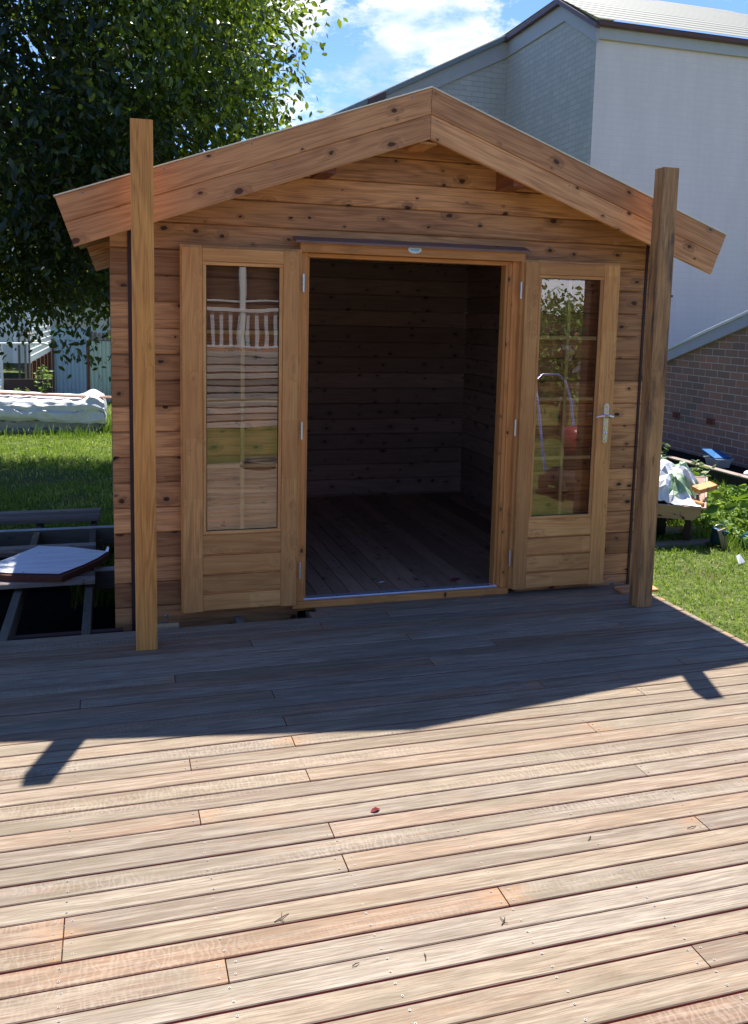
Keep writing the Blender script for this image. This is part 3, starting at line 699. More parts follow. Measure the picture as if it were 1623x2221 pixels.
for x, z in ((.244, -.006), (3.0, -.002)):
    b = MB(); b.disc((x, .0285, z), (0, -1, 0), .011, 12, 0, .005, 1); b.tube([(x, .03, z), (x, .024, z)], .006, 10, mi=0); b.build('bolt', [M_steel, M_hole], cabin)

# small timber offcuts around the cabin foot
b = MB(); b.add([(.13, -.135, .0), (.285, -.135, .0), (.302, -.122, .0), (.30, -.1, .0), (.13, -.1, .0), (.13, -.135, .022), (.285, -.135, .022), (.302, -.122, .022), (.30, -.1, .022), (.13, -.1, .022)],
   [(5, 6, 7, 8, 9), (4, 3, 2, 1, 0), (0, 1, 6, 5), (1, 2, 7, 6), (2, 3, 8, 7), (3, 4, 9, 8), (4, 0, 5, 9)])
b.v = [(x, y-.02, z-.018) for x, y, z in b.v]
tag(b.build('wooden_stake', M_palewood, loc=(.2, -.12, 0)), 'short pale pointed stake lying at the foot of the wall beside the left post', 'stake')
b = MB(); b.board((2.93, -.20, .0), (.98, .0, 0), (.15, 1, 0), .115, (0, 0, 1), .017, .0, .26, .003)
tag(b.build('timber_offcut', M_pine, loc=(3.0, -.15, 0)), 'flat brown offcut on the deck tucked behind the right post', 'offcut', 'timber offcuts by the right corner of the cabin')
b = MB(); b.board((3.02, -.335, -.028), (1, .03, 0), (.1, 1, 0), .05, (0, 0, 1), .018, .0, .132, .003)
tag(b.build('timber_offcut', M_fascia, loc=(3.1, -.31, 0)), 'reddish offcut end poking out past the right post over the grass', 'offcut', 'timber offcuts by the right corner of the cabin')
b = MB(); b.board((3.02, -.235, -.03), (1, .03, 0), (.1, 1, 0), .05, (0, 0, 1), .018, .0, .105, .003)
tag(b.build('timber_offcut', M_fascia, loc=(3.1, -.2, 0)), 'shorter reddish offcut end behind the other one past the right post', 'offcut', 'timber offcuts by the right corner of the cabin')

# ------------------------------------------------------------------ debris on the deck
def twig(x, y, ln, ang, br, lab):
    b = MB(); c, s_ = math.cos(ang), math.sin(ang); ln *= .72
    b.tube([(x-c*ln/2, y-s_*ln/2, .0022), (x+s_*ln*.07, y-c*ln*.07, .006), (x+c*ln/2, y+s_*ln/2, .0022)], [.0012, .0016, .0009], 5)
    if br: b.tube([(x, y, .004), (x+c*.3*ln-s_*ln*.35, y+s_*.3*ln+c*ln*.35, .003)], [.0012, .0008], 5); b.tube([(x-c*.2*ln, y-s_*.2*ln, .004), (x-c*.1*ln+s_*ln*.4, y-s_*.1*ln-c*ln*.4, .003)], [.0012, .0007], 5)
    tag(b.build('twig', plain('twig_brown', (.05, .03, .02), .8), loc=(x, y, 0)), lab, 'twig', 'twigs and leaf litter on the sunlit deck')
import types
LIT = [(.40, -2.585, .07, .5, True, 'forked twig on the sunlit boards left of the middle'), (.73, -2.83, .035, 1.4, False, 'short dark twig standing near the bottom centre screws'),
       (.985, -2.755, .05, .9, True, 'bent twig lying on a pale board right of centre'), (1.62, -2.97, .09, -.2, False, 'long curved dark stem near the bottom right corner'),
       (1.78, -2.49, .05, .1, False, 'thin twig between the screw rows on the far right'), (.55, -2.81, .03, .3, False, 'tiny straight twig at the bottom centre left'),
       (1.42, -2.46, .04, .8, False, 'small twig beside the gap right of centre'), (-.45, -1.70, .05, .7, True, 'pale twig by the tip of the left post\'s shadow'),
       (1.9, -2.83, .04, .2, True, 'little forked twig on the reddish board at right')]
for a in LIT: twig(*a)
def dry_leaf(x, y, s_, ang, mat, lab, up=.006):
    b = MB(); vs = []
    for u, v, h in [(-1, 0, 0), (-.4, .42, .6), (.3, .45, .8), (1, 0, .1), (.3, -.45, .7), (-.4, -.42, .5), (0, 0, 0)]:
        X = u*s_; Y = v*s_; vs.append((x+X*math.cos(ang)-Y*math.sin(ang), y+X*math.sin(ang)+Y*math.cos(ang), .002+h*up*1.6))
    b.add(vs, [(0, 1, 6), (1, 2, 6), (2, 3, 6), (3, 4, 6), (4, 5, 6), (5, 0, 6)][::1]); b.f = [f[::-1] for f in b.f]
    tag(b.build('dry_leaf', mat, loc=(x, y, 0)), lab, 'leaf')
dry_leaf(.80, -2.135, .020, .3, plain('red_leaf', (.20, .015, .02), .5), 'small dark red leaf lying on the deck in the sun')
dry_leaf(1.53, .21, .03, .3, plain('pale_scrap', (.45, .45, .42), .7), 'pale scrap lying on the cabin floor inside the doorway', .004)
bpy.data.objects['dry_leaf.001'].location.z = .042
dry_leaf(1.99, .17, .05, .5, plain('rag_red', (.16, .02, .03), .9), 'dark red rag on the cabin floor near the right jamb', .006)
bpy.data.objects['dry_leaf.002'].location.z = .042

# ------------------------------------------------------------------ foliage helpers
def leaves(name, C, D, size, mat, ratio=.45, hang=.5, parent=None, loc=None, rn=None, droop=True):
    """C (n,3) centres, D (n,3) leaf directions; each leaf six vertices folded along its midrib"""
    n = len(C); D = D/np.linalg.norm(D, axis=1)[:, None]
    up = rng.normal(0, 1, (n, 3)); U = np.cross(D, up); U /= np.linalg.norm(U, axis=1)[:, None]; W_ = np.cross(U, D)
    s_ = (size*rng.uniform(.5, 1.45, n))[:, None]; wv = U*s_*ratio*.5
    b0 = C; m1 = C+D*s_*.35; m2 = C+D*s_*.7; tip = C+D*s_
    fold = W_*s_*.06
    V = np.stack([b0, m1+wv+fold, m1-wv+fold, m2+wv*.75+fold, m2-wv*.75+fold, tip, (m1+m2)/2], 1).reshape(-1, 3)
    i = np.arange(n)*7
    T = lambda a, b, c: np.stack([i+a, i+b, i+c], 1)
    F = np.concatenate([T(0, 6, 1), T(0, 2, 6), T(1, 6, 3), T(2, 4, 6), T(3, 6, 5), T(4, 5, 6)])
    r = np.repeat(rn if rn is not None else rng.uniform(0, 1, n), 7)
    return fast_mesh(name, V, F, mat, r, False, parent, loc)

# ------------------------------------------------------------------ big fig tree
def big_tree():
    t = thing('tree', 'large dark leafy evergreen tree towering behind the left end of the cabin', 'tree', (.95, 7.6, -.2))
    cen = np.array([-1.35, 5.9, 4.7]); rad = np.array([3.15, 2.7, 3.6])
    cl = []
    while len(cl) < 2900:
        d = rng.normal(0, 1, 3); d /= np.linalg.norm(d); rr = rng.uniform(.25, 1)**.5
        q = cen+d*rad*rr*(1+.16*noise.noise(Vector(d*2.3)))
        if q[2] < 1.85+.3*noise.noise(Vector((q[0]*1.3, q[1], 0))): continue
        if q[1] < 3.6 and q[2] < 3.0: continue
        if q[0] > .6 and q[1] < 4.2 and q[2] < 3.1: continue
        cl.append(q)
    # outlying sprays on the right hand side of the crown
    for _ in range(420):
        a = rng.uniform(-1.0, 1.25); q = cen+np.array([math.cos(a)*3.3*rng.uniform(.72, .98), rng.uniform(-1.8, 1.6), math.sin(a)*3.3*rng.uniform(.8, 1)])
        q = q+.35*np.array(noise.noise_vector(Vector(q*1.6))); cl.append(q)
    # low fringe hanging at the left
    for _ in range(300):
        q = np.array([rng.uniform(-3.6, .15), rng.uniform(5.0, 7.5), rng.uniform(1.66, 2.25)]); cl.append(q)
    for q in [(-1.62, 5.9, 1.1), (-1.55, 6.0, .98), (-1.50, 5.9, 1.2), (-.62, 6.2, 1.22), (-.35, 6.3, 1.15), (-.2, 6.3, 1.25), (-1.05, 6, 1.3), (-.5, 6.3, 1.32), (-1.7, 6, .85)]: cl.append(np.array(q))
    cl = np.array(cl); Cs = []; Ds = []; Rn = []
    for i, q in enumerate(cl):
        n = int(rng.integers(30, 58)) if i < 2900 else int(rng.integers(20, 40)); sg = .165 if i < 2900 else .15
        out = (q-cen); out /= np.linalg.norm(out)+1e-6
        ax = out+rng.normal(0, .5, 3)+np.array([0, 0, -.35]); ax /= np.linalg.norm(ax)
        tt = rng.uniform(-.5, .5, n)[:, None]
        c = q+ax*tt*.6+rng.normal(0, sg, (n, 3))
        d = ax*.4+rng.normal(0, .62, (n, 3))+np.array([0, 0, -.5])
        Cs.append(c); Ds.append(d)
        base = np.clip(.16+.2*rng.normal()+.95*max(0, out[0])**1.7, 0, .97)  # leaves towards the crown's right side get the sunlit yellow-green painted in
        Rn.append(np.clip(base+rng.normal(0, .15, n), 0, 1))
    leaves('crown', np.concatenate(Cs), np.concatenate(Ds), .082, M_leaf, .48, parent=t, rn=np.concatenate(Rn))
    b = MB(); base = Vector((.95, 7.6, -.3)); fork = Vector((.3, 7.1, 2.3))
    b.tube([base, (.8, 7.5, .8), fork], [.17, .14, .13], 12)
    for i in range(60):
        q = Vector(cl[int(rng.integers(0, 2900))]); m = fork.lerp(q, .5)+Vector((rng.normal(0, .2), rng.normal(0, .2), .25))
        b.tube([fork, fork.lerp(m, .5)+Vector((0, 0, .1)), m, q], [.06, .04, .022, .007], 6)
    for i in range(2900, 3300, 7):
        q = Vector(cl[i]); o_ = Vector(cen).lerp(q, .72); b.tube([o_, o_.lerp(q, .5)+Vector((0, 0, .09)), q], [.010, .007, .003], 5)
    b.build('trunk', M_bark, t)
    return t
big_tree()

# ------------------------------------------------------------------ left background
def corrugated(name, x0, x1, y, z0, z1, mat, lab, pitch=.076, amp=.009, cat='fence', skew=0, group=None, y1=None):
    n = int((x1-x0)/pitch*8); vs = []; fs = []
    y1 = y if y1 is None else y1
    for i in range(n+1):
        x = x0+(x1-x0)*i/n; yy = y+(y1-y)*i/n+amp*math.sin(2*PI*(x-x0)/pitch); zt = z1+.012*noise.noise(Vector((x*9, y, 0)))
        for z in (z0, (z0+z1)/2, zt): vs.append((x+skew*(z-z0), yy, z))
    for i in range(n):
        for k in range(2): fs.append((i*3+k, (i+1)*3+k, (i+1)*3+k+1, i*3+k+1))
    b = MB(); b.add(vs, fs, None, .5, 0, True)
    o = b.build(name, mat, loc=((x0+x1)/2, y, z0)); return tag(o, lab, cat, group)
def tin(name, c, streak, rust=.3):
    t = NT(name); o = t.add('ShaderNodeTexCoord').outputs['Object']
    col = t.mix(t.noise(t.mapv(o, (6, 6, .8)), 1, 5, .6), c, streak)
    col = t.mix(t.math('MULTIPLY', t.ramp(t.noise(t.mapv(o, (9, 9, 3)), 1, 5, .7), [(.62, 0.0), (.70, 1.0)]), rust), col, (.14, .05, .03))
    t.base(col, .55, .4, .2); return t.m
corrugated('corrugated_fence', -1.075, -.44, 14.0, -.25, 1.03, tin('blue_tin', (.24, .34, .48), (.34, .46, .60), .2), 'blue grey corrugated iron sheet with a torn rusty edge at the back boundary', amp=.012)
corrugated('corrugated_fence', -.405, 1.2, 13.9, -.25, 1.02, tin('green_tin', (.34, .44, .41), (.48, .58, .52), .9), 'greenish corrugated iron sheet with rust patches beside the cabin\'s left wall', amp=.010)
corrugated('corrugated_fence', -1.30, 3.2, 17.0, -.25, 1.20, tin('pale_tin', (.32, .46, .50), (.46, .60, .62), .3), 'pale blue corrugated fence farther back behind the two nearer sheets', pitch=.09, amp=.014)
b = MB()
pts = [(-.455+.02*noise.noise(Vector((0, 0, z_*7))), z_) for z_ in [x_*.08-.25 for x_ in range(17)]]
vs = []
for x_, z_ in pts: vs += [(x_, 13.97, z_), (x_+.085+.02*noise.noise(Vector((5, 0, z_*9))), 13.97, z_), (x_, 14.02, z_), (x_+.08, 14.02, z_)]
b.add(vs, [(4*i, 4*i+1, 4*i+5, 4*i+4) for i in range(16)]+[(4*i+3, 4*i+2, 4*i+6, 4*i+7) for i in range(16)]+[(4*i+1, 4*i+3, 4*i+7, 4*i+5) for i in range(16)]+[(4*i+2, 4*i, 4*i+4, 4*i+6) for i in range(16)]+[(64, 65, 67, 66)])
tag(b.build('fence_post', M_rust, loc=(-.42, 14, -.2)), 'rusty brown fence post between the blue and green iron sheets', 'fence post')
b = MB(); b.box(-1.115, -1.075, 13.96, 14.02, -.25, 1.06, .003, 2)
tag(b.build('fence_post', M_rust, loc=(-1.1, 14, -.2)), 'rusty post at the left edge of the blue iron sheet', 'fence post')
corrugated('corrugated_fence', -12, -3.62, 13.9, -.25, 1.05, tin('grey_tin', (.22, .27, .30), (.32, .37, .38), .5), 'grey corrugated fence running off to the left of the wire gate')
# old paling fence farther back
pf = thing('paling_fence', 'weathered grey paling fence beyond the iron sheets', 'fence', (.4, 16, 0))
b = MB(); x = -.45
while x < 1.6: b.box(x, x+.07, 16.0, 16.02, -.2, 1.16+random.uniform(-.04, .05), .002, 2); x += .085
b.build('palings', M_greywood, pf)
b = MB(); b.box(-.45, 1.6, 16.02, 16.06, .3, .38); b.box(-.45, 1.6, 16.02, 16.06, .9, .98); b.build('rails', M_greywood, pf)
# low board across the gate opening
b = MB(); b.box(-2.05, -1.12, 13.95, 13.98, -.25, .26, .003, 0)
tag(b.build('gravel_board', plain('brown_board', (.075, .045, .045), .85), loc=(-1.6, 13.96, -.2)), 'low dark brown board closing the gap left of the blue sheet', 'board')
# chain link gate
cg = thing('wire_gate', 'chain link gate with white pipe frame at the far left', 'gate', (-2.6, 13.9, -.2))
b = MB(); b.tube([(-3.6, 13.9, .92), (-1.25, 13.9, .96), (-1.12, 13.9, .92)], .02, 8); b.tube([(-2.03, 13.9, -.1), (-2.03, 13.9, .93)], .026, 8); b.tube([(-3.6, 13.9, -.1), (-3.6, 13.9, .93)], .02, 8); b.tube([(-3.6, 13.9, .12), (-2.03, 13.9, .12)], .015, 8)
b.build('pipe_frame', M_white, cg)
b = MB()
for i in range(-14, 28):
    x0 = -3.6+i*.06
    for dr in (1, -1):
        p0 = [x0 if dr > 0 else x0+.8, .12]; p1 = [x0+.8 if dr > 0 else x0, .92]
        def clip(pa, pb):
            (xa, za), (xb, zb2) = pa, pb; out = []
            for X_ in (-3.6, -2.03):
                pass
            tt = [max(0, min(1, (X_-xa)/(xb-xa))) for X_ in (-3.6, -2.03)]; a_, b_ = min(tt), max(tt)
            return (xa+(xb-xa)*a_, za+(zb2-za)*a_), (xa+(xb-xa)*b_, za+(zb2-za)*b_)
        q0, q1 = clip(p0, p1)
        if abs(q0[0]-q1[0]) > .02: b.tube([(q0[0], 13.9+.004*dr, q0[1]), (q1[0], 13.9+.004*dr, q1[1])], .0028, 4, cap=False)
b.build('wire_mesh', M_steel, cg)
b = MB(); b.box(-3.5, -2.1, 14.05, 14.4, -.25, .22, .01); tag(b.build('painted_planter', plain('pale_blue_paint', (.35, .52, .62), .7), loc=(-2.8, 14.2, -.2)), 'pale blue painted box low behind the wire gate', 'box')
# weatherboard house
hs = thing('weatherboard_house', 'white weatherboard house on brick stumps beyond the back fences', 'house', (-3.5, 21, -.2))
M_wb = plain('white_weatherboard', (.62, .64, .62), .7)
b = MB()
hx0, hy0 = -1.79, 17.0; hd = Vector((.10, 7.0, 0)).normalized()   # side wall runs away from the corner
for k in range(22):
    z = .40+k*.15
    b.board((0, 0, z), (1, 0, 0), (0, -.12, 1), .155, (0, -1, 0), .02, -8.0, hx0, .002, mi=0)
b.v = [(x, y+hy0 if True else y, z) for x, y, z in b.v]
b.build('front_wall', M_wb, hs)
b = MB()
for k in range(22):
    z = .40+k*.15; b.board((hx0, hy0, z), hd, (hd.y*.12, -hd.x*.12, 1), .155, (hd.y, -hd.x, 0), .02, 0, 7.0, .002)
b.build('side_wall', M_wb, hs)
b = MB(); b.box(hx0-.05, hx0+.05, hy0-.08, hy0+.0, .4, 3.7, .003, 2); b.box(-2.12, -2.02, hy0-.06, hy0-.03, .4, 3.7, .003, 2); b.build('corner_trim', M_white, hs)
for i in range(7):
    q = Vector((hx0, hy0, 0))+hd*(.15+i*1.1); b = MB(); b.box(q.x-.06, q.x+.06, q.y-.1, q.y+.1, -.25, .40, .004, 2); b.build('stump', M_rust, hs)
b = MB(); b.add([(-8, 16.6, 3.65), (-1.4, 16.6, 3.65), (-1.3, 24.4, 3.65), (-8, 24.4, 3.65), (-8, 20.5, 5.3), (-3.5, 20.5, 5.3)], [(0, 1, 5, 4), (1, 2, 5), (2, 3, 4, 5), (3, 0, 4)]); b.build('roof', M_gutter, hs)
st_ = MB(); 
for xx in (-1.86, -1.74, -1.66): st_.box(xx-.02, xx+.02, 15.6, 15.65, -.2, 1.05, .003, 2)
st_.board((-1.9, 15.6, 1.05), (0, 1, 0), (1, 0, 0), .28, (0, 0, 1), .04, 0, 1.3)
st_.build('stair_rail', M_greywood, hs)
lb = thing('pale_outbuilding', 'cream walled outbuilding glimpsed beyond the pale blue fence', 'building', (-.6, 24, -.2))
b = MB(); b.box(-1.9, 1.8, 24, 27, -.2, 1.95, .01); b.build('wall', plain('cream_wall', (.62, .60, .54), .8), lb)
b = MB(); b.add([(-2.1, 23.7, 1.9), (2.0, 23.7, 1.9), (2.0, 27.3, 1.9), (-2.1, 27.3, 1.9), (-2.1, 25.5, 2.5), (2.0, 25.5, 2.5)], [(0, 1, 5, 4), (2, 3, 4, 5), (0, 4, 3), (1, 2, 5)]); b.build('roof', M_felt, lb)
# background trees
def small_tree(name, x, y, h, r, n, lab, size=.16, mat=None, group=None, zc=None):
    t = thing(name, lab, 'tree', (x, y, -.2), group); zc = zc or h-r*.8
    cs = rng.normal(0, 1, (n//25, 3)); cs /= np.linalg.norm(cs, axis=1)[:, None]; cs = np.array([x, y, zc])+cs*np.array([r, r, r*.85])*(rng.uniform(.3, 1, (len(cs), 1))**.5)
    C = np.repeat(cs, 25, 0)+rng.normal(0, r*.13, (len(cs)*25, 3)); D = rng.normal(0, 1, C.shape)+np.array([0, 0, -.5])
    leaves('crown', C, D, size, mat or M_leaf, .5, parent=t)
    b = MB(); b.tube([(x, y, -.3), (x+.1, y, zc*.5), (x, y, zc)], [.14*r/1.5, .11*r/1.5, .05], 8)
    for i in range(8): b.tube([(x, y, zc*.6), tuple(cs[i])], [.05, .015], 5)
    b.build('trunk', M_bark, t); return t
small_tree('background_tree', -4.6, 29, 7.5, 3.6, 9000, 'dense tree rising behind the weatherboard house', .3)
small_tree('background_tree', 1.2, 27.5, 6.2, 3.4, 9000, 'rounded tree behind the cream outbuilding', .3)
small_tree('background_tree', -9, 25, 8, 4, 7000, 'tall tree at the far left behind the house', .35)

# creeper and weeds at the fence
def stem_plant(name, x, y, h, n, size, lab, spread=.12, mat=None, z0=None, group=None):
    z0 = gz(x, y) if z0 is None else z0
    t = thing(name, lab, 'plant', (x, y, z0), group); b = MB(); Cs = []; Ds = []
    for s_ in range(max(2, n//14)):
        a = random.uniform(0, 2*PI); dx, dy = math.cos(a)*spread*random.random(), math.sin(a)*spread*random.random(); hh = h*random.uniform(.6, 1)
        pts = [(x+dx*.2, y+dy*.2, z0), (x+dx*.6, y+dy*.6, z0+hh*.5), (x+dx*1.3, y+dy*1.3, z0+hh)]
        b.tube(pts, [.004, .003, .0015], 5)
        for k in range(14):
            q = random.uniform(.2, 1); px = x+dx*(.2+1.1*q); py = y+dy*(.2+1.1*q); a2 = random.uniform(0, 2*PI)
            Cs.append((px, py, z0+hh*q)); Ds.append((math.cos(a2), math.sin(a2), random.uniform(-.5, .5)))
    b.build('stem', plain('green_stem', (.08, .12, .03), .7), t); leaves('foliage', np.array(Cs), np.array(Ds), size, mat or M_weed, .5, parent=t)
    return t
stem_plant('weed', -1.27, 13.6, .75, 70, .07, 'straggly climbing weed in front of the low brown board', .12)
stem_plant('weed', -1.62, 13.5, .33, 60, .08, 'small bright weed growing before the brown board', .14)
stem_plant('weed', -1.3, 15.0, .7, 220, .07, 'tall bright weeds in the passage beside the house', .35)
stem_plant('weed', .12, 13.4, .4, 120, .1, 'leafy weed at the foot of the green iron sheet', .3)
stem_plant('climber', .05, 14.2, 1.4, 90, .12, 'yellow green climber topping the green iron sheet', .25)
b = MB(); b.tube([(-1.45, 13.3, .02), (-1.50, 13.25, .12), (-1.56, 13.2, .17)], [.006, .005, .003], 6)
tag(b.build('dead_stem', M_palewood, loc=(-1.5, 13.3, 0)), 'bare pale stem sticking up before the brown board', 'stem')

# tarpaulin covered timber stack
stk = thing('timber_stack', 'long pack of timber in printed plastic wrap, mostly hidden under a white tarpaulin', 'timber stack', (-1.6, 9.6, -.2))
def wrap_mat():
    t = NT('printed_wrap'); g = t.attr('g').outputs['Vector']; n = t.noise(g, 5, 5, .6)
    br = t.add('ShaderNodeTexBrick'); br.inputs['Scale'].default_value = 1; br.inputs['Brick Width'].default_value = .17; br.inputs['Row Height'].default_value = .13; br.inputs['Mortar Size'].default_value = .046
    br.inputs['Color1'].default_value = (1, 1, 1, 1); br.inputs['Color2'].default_value = (1, 1, 1, 1); br.inputs['Mortar'].default_value = (0, 0, 0, 1)
    wv = t.add('ShaderNodeTexNoise'); wv.inputs['Scale'].default_value = 12; t.link(g, wv.inputs['Vector']); va = t.add('ShaderNodeVectorMath', operation='MULTIPLY_ADD'); t.link(wv.outputs['Color'], va.inputs[0]); va.inputs[1].default_value = (.05, .05, 0); t.link(g, va.inputs[2])
    t.link(va.outputs[0], br.inputs['Vector'])
    col = t.mix(n, (.34, .34, .34), (.58, .57, .55)); col = t.mix(t.math('MULTIPLY', br.outputs['Color'], t.ramp(t.noise(g, 55, 1), [(.45, 0.0), (.5, .9)])), col, (.03, .07, .16))
    t.bump(n, .8, .03); t.base(col, .35, .5); return t.m
b = MB(); nx = 60; vs = []; fs = []; gs = []
for i in range(nx+1):
    x = -4.6+4.45*i/nx
    for j, (yy, zz) in enumerate([(9.28, -.19), (9.24, -.05), (9.25, .1), (9.22, .22), (9.35, .30), (10.3, .30), (10.35, -.19)]):
        jx = .02*noise.noise(Vector((x*4, j*2.1, 0))); vs.append((x, yy+jx*1.5-.03*(x+2)*0+.05*math.sin(x*1.3)*.3, zz+jx)); gs.append((x, zz+.3, 0))
for i in range(nx):
    for j in range(6): fs.append((i*7+j, (i+1)*7+j, (i+1)*7+j+1, i*7+j+1))
fs.append(tuple(range(7))); fs.append(tuple(nx*7+j for j in range(7))[::-1])
b.add(vs, fs, gs, .5, 0, True); b.build('wrapped_pack', wrap_mat(), stk)
for x in (-4.0, -2.6, -1.2, -.4):
    b = MB(); b.box(x, x+.09, 9.3, 10.3, -.30, -.19, .003, 1); b.build('bearer', M_greywood, stk)
def tarp_mat():
    t = NT('white_tarpaulin'); o = t.add('ShaderNodeTexCoord').outputs['Object']
    f = t.noise(o, 1.6, 5, .6); col = t.mix(f, (.66, .68, .70), (.80, .81, .80))
    col = t.mix(t.math('MULTIPLY', t.ramp(t.noise(t.mapv(o, (1.2, 3, 6)), 1, 4, .7, 1.0), [(.63, 0.0), (.70, 1.0)]), .55), col, (.38, .17, .07))
    t.bump(t.noise(t.mapv(o, (3, 3, 7)), 1, 4, .6, .8), .5, .05); t.base(col, .4, .4); return t.m
b = MB(); nx, ny = 150, 34; vs = []
prof = [(9.14, .05), (9.10, .09), (9.11, .13), (9.13, .21), (9.15, .29), (9.20, .36), (9.34, .40), (9.7, .42), (10.1, .41), (10.36, .38), (10.45, .28), (10.47, .12)]
def pr(u):
    u *= len(prof)-1; i = min(int(u), len(prof)-2); f = u-i
    return prof[i][0]*(1-f)+prof[i+1][0]*f, prof[i][1]*(1-f)+prof[i+1][1]*f
for i in range(nx+1):
    x = -4.9+4.78*i/nx
    for j in range(ny+1):
        u = j/ny; yy, zz = pr(u)
        rg = 1-abs(noise.noise(Vector((x*2.6+zz*5, zz*7-x*1.2, 2.2))))*2; rg = max(0, rg-.55)
        edge = .10*(1-min(1, u*5))*(noise.noise(Vector((x*1.1, 0, 4)))+.3*noise.noise(Vector((x*5, 0, 4))))
        d = .035*noise.noise(Vector((x*2.2+zz*2.5, zz*4, yy)))+.016*noise.noise(Vector((x*7+zz*6, zz*9, yy*3)))
        hmp = .10*math.exp(-((x+.28)**2)/.018)*(1 if .4 < u < .8 else (.3 if u >= .8 else max(0, u-.1)/.3))
        tap = -.10*(x+.12)/-4 if False else 0
        slump = -.055*max(0, (x+2.2))*(1 if zz > .2 else .6)
        hem = -.075*max(0, (x+3.4)/3.3)*max(0, 1-u*3.2)
        zz = zz if zz < .12 else .12+(zz-.12)*.82
        vs.append((x, yy-abs(d)*1.6-rg*.07, zz+edge*.8+d*.7+hmp+slump+.035+rg*.03+hem))
fs = [((i)*(ny+1)+j, (i+1)*(ny+1)+j, (i+1)*(ny+1)+j+1, i*(ny+1)+j+1) for i in range(nx) for j in range(ny)]
b.add(vs, fs, None, .5, 0, True)
e0 = [vs[nx*(ny+1)+j] for j in range(ny+1)]   # hanging end flap at the right
ve = []; 
for (x, y, z) in e0: ve += [(x, y, z), (x+.03+.02*noise.noise(Vector((y*6, z*6, 0))), y, z*.55-.02), (x+.02, y, -.10+.03*noise.noise(Vector((y*5, 0, 0))))]
b.add(ve, [(3*j+k, 3*j+k+1, 3*(j+1)+k+1, 3*(j+1)+k) for j in range(ny) for k in range(2)], None, .5, 0, True)
to = b.build('tarpaulin', tarp_mat(), loc=(-1.6, 9.6, .3)); tag(to, 'crumpled white tarpaulin with a rusty stain draped over the timber stack', 'tarpaulin')
b = MB(); b.board((-5.0, 9.30, .545), (1, 0, -.048), (0, 1, 0), .06, (0, 0, 1), .025, 0, 5.6, .002); b.board((-5.0, 9.42, .53), (1, 0, -.043), (0, 1, 0), .05, (0, 0, 1), .02, 0, 5.7, .002)
tag(b.build('timber_batten', wood('pinkish_batten', (.38, .19, .14), (.62, .38, .28), .3, .7, .3), loc=(-2, 9.4, .5)), 'long pinkish batten pair laid along the top of the tarpaulin', 'batten')
b = MB(); b.board((-2.6, 9.7, .74), (1, 0, -.30), (0, 1, 0), .05, (0, 0, 1), .02, 0, 1.0, .002)
tag(b.build('timber_batten', M_palewood, loc=(-2, 9.7, .5)), 'short pale stick lying aslant on the tarpaulin at far left', 'batten')

# ------------------------------------------------------------------ white building
wb = thing('white_building', 'tall white painted brick building with a cream metal roof behind the cabin', 'building', (9, 9, 0))
XC = 6.601
def wallpoly(name, pts, gs, mats, parent):
    b = MB(); b.add(pts, [tuple(range(len(pts)))], gs, .5); return b.build(name, mats, parent)
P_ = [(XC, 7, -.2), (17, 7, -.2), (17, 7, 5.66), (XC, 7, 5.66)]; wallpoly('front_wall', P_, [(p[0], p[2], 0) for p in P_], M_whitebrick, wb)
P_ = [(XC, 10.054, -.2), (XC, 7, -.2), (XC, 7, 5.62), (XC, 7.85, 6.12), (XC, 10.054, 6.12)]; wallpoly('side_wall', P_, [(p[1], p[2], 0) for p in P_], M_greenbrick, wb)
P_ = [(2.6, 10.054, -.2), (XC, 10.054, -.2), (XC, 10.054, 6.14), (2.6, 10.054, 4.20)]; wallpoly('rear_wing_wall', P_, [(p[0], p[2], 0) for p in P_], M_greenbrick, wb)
# trims: boards along the eaves
def strip(pts, w_, t_, mat, name, out, parent=wb, dn_=(0, 0, -1)):
    b = MB()
    for a_, c_ in zip(pts[:-1], pts[1:]):
        a_ = Vector(a_); c_ = Vector(c_); d_ = (c_-a_); l_ = d_.length; d_.normalize(); up_ = Vector(dn_)
        b.board(a_, d_, up_, w_, Vector(out), t_, 0, l_, .003, .5)
    return b.build(name, mat, parent)
strip([(XC-.04, 6.97, 5.76), (17, 6.97, 5.76)], .18, .03, M_trim, 'eave_board', (0, -1, 0))
strip([(XC-.0, 6.94, 5.80), (XC-.0, 7.95, 6.39), (XC, 10.05, 6.39)], .29, .03, M_trim, 'eave_board', (-1, 0, 0))
strip([(XC+.0, 10.04, 6.42), (2.6, 10.04, 4.46)], .31, .03, M_trim, 'barge_board', (0, -1, 0))
b = MB(); b.box(XC-.06, 17, 6.84, 6.935, 5.73, 5.80, .01, 0); b.build('gutter', M_gutter, wb)
strip([(XC-.035, 6.86, 5.76), (XC-.035, 8.05, 6.44), (XC-.035, 10.1, 6.42)], .075, .07, M_gutter, 'gutter', (-1, 0, 0))
strip([(XC-.035, 9.99, 6.47), (2.6, 9.99, 4.42)], .085, .06, plain('grey_capping', (.22, .25, .25), .6), 'roof_edge', (0, -1, 0))
strip([(4.40, 9.96, 5.34), (4.10, 9.96, 5.18)], .13, .05, M_gutter, 'gutter_end', (0, -1, 0))
b = MB(); A = (XC-.09, 6.80, 5.80); B_ = (17, 6.80, 5.80); D_ = (9.68, 10.27, 7.48); E_ = (11.0, 10.27, 7.48); Lf = (XC-.09, 8.07, 6.47)
b.add([A, B_, E_, D_, Lf], [(0, 1, 2, 3, 4)], [(p[0], p[1], 0) for p in (A, B_, E_, D_, Lf)], .5)
Q = [(XC-.09, 8.07, 6.47), D_, (8.2, 14, 7.0), (XC-.09, 12.5, 6.47)]; b.add(Q, [(0, 1, 2, 3)], [(p[1], p[0], 0) for p in Q], .5)
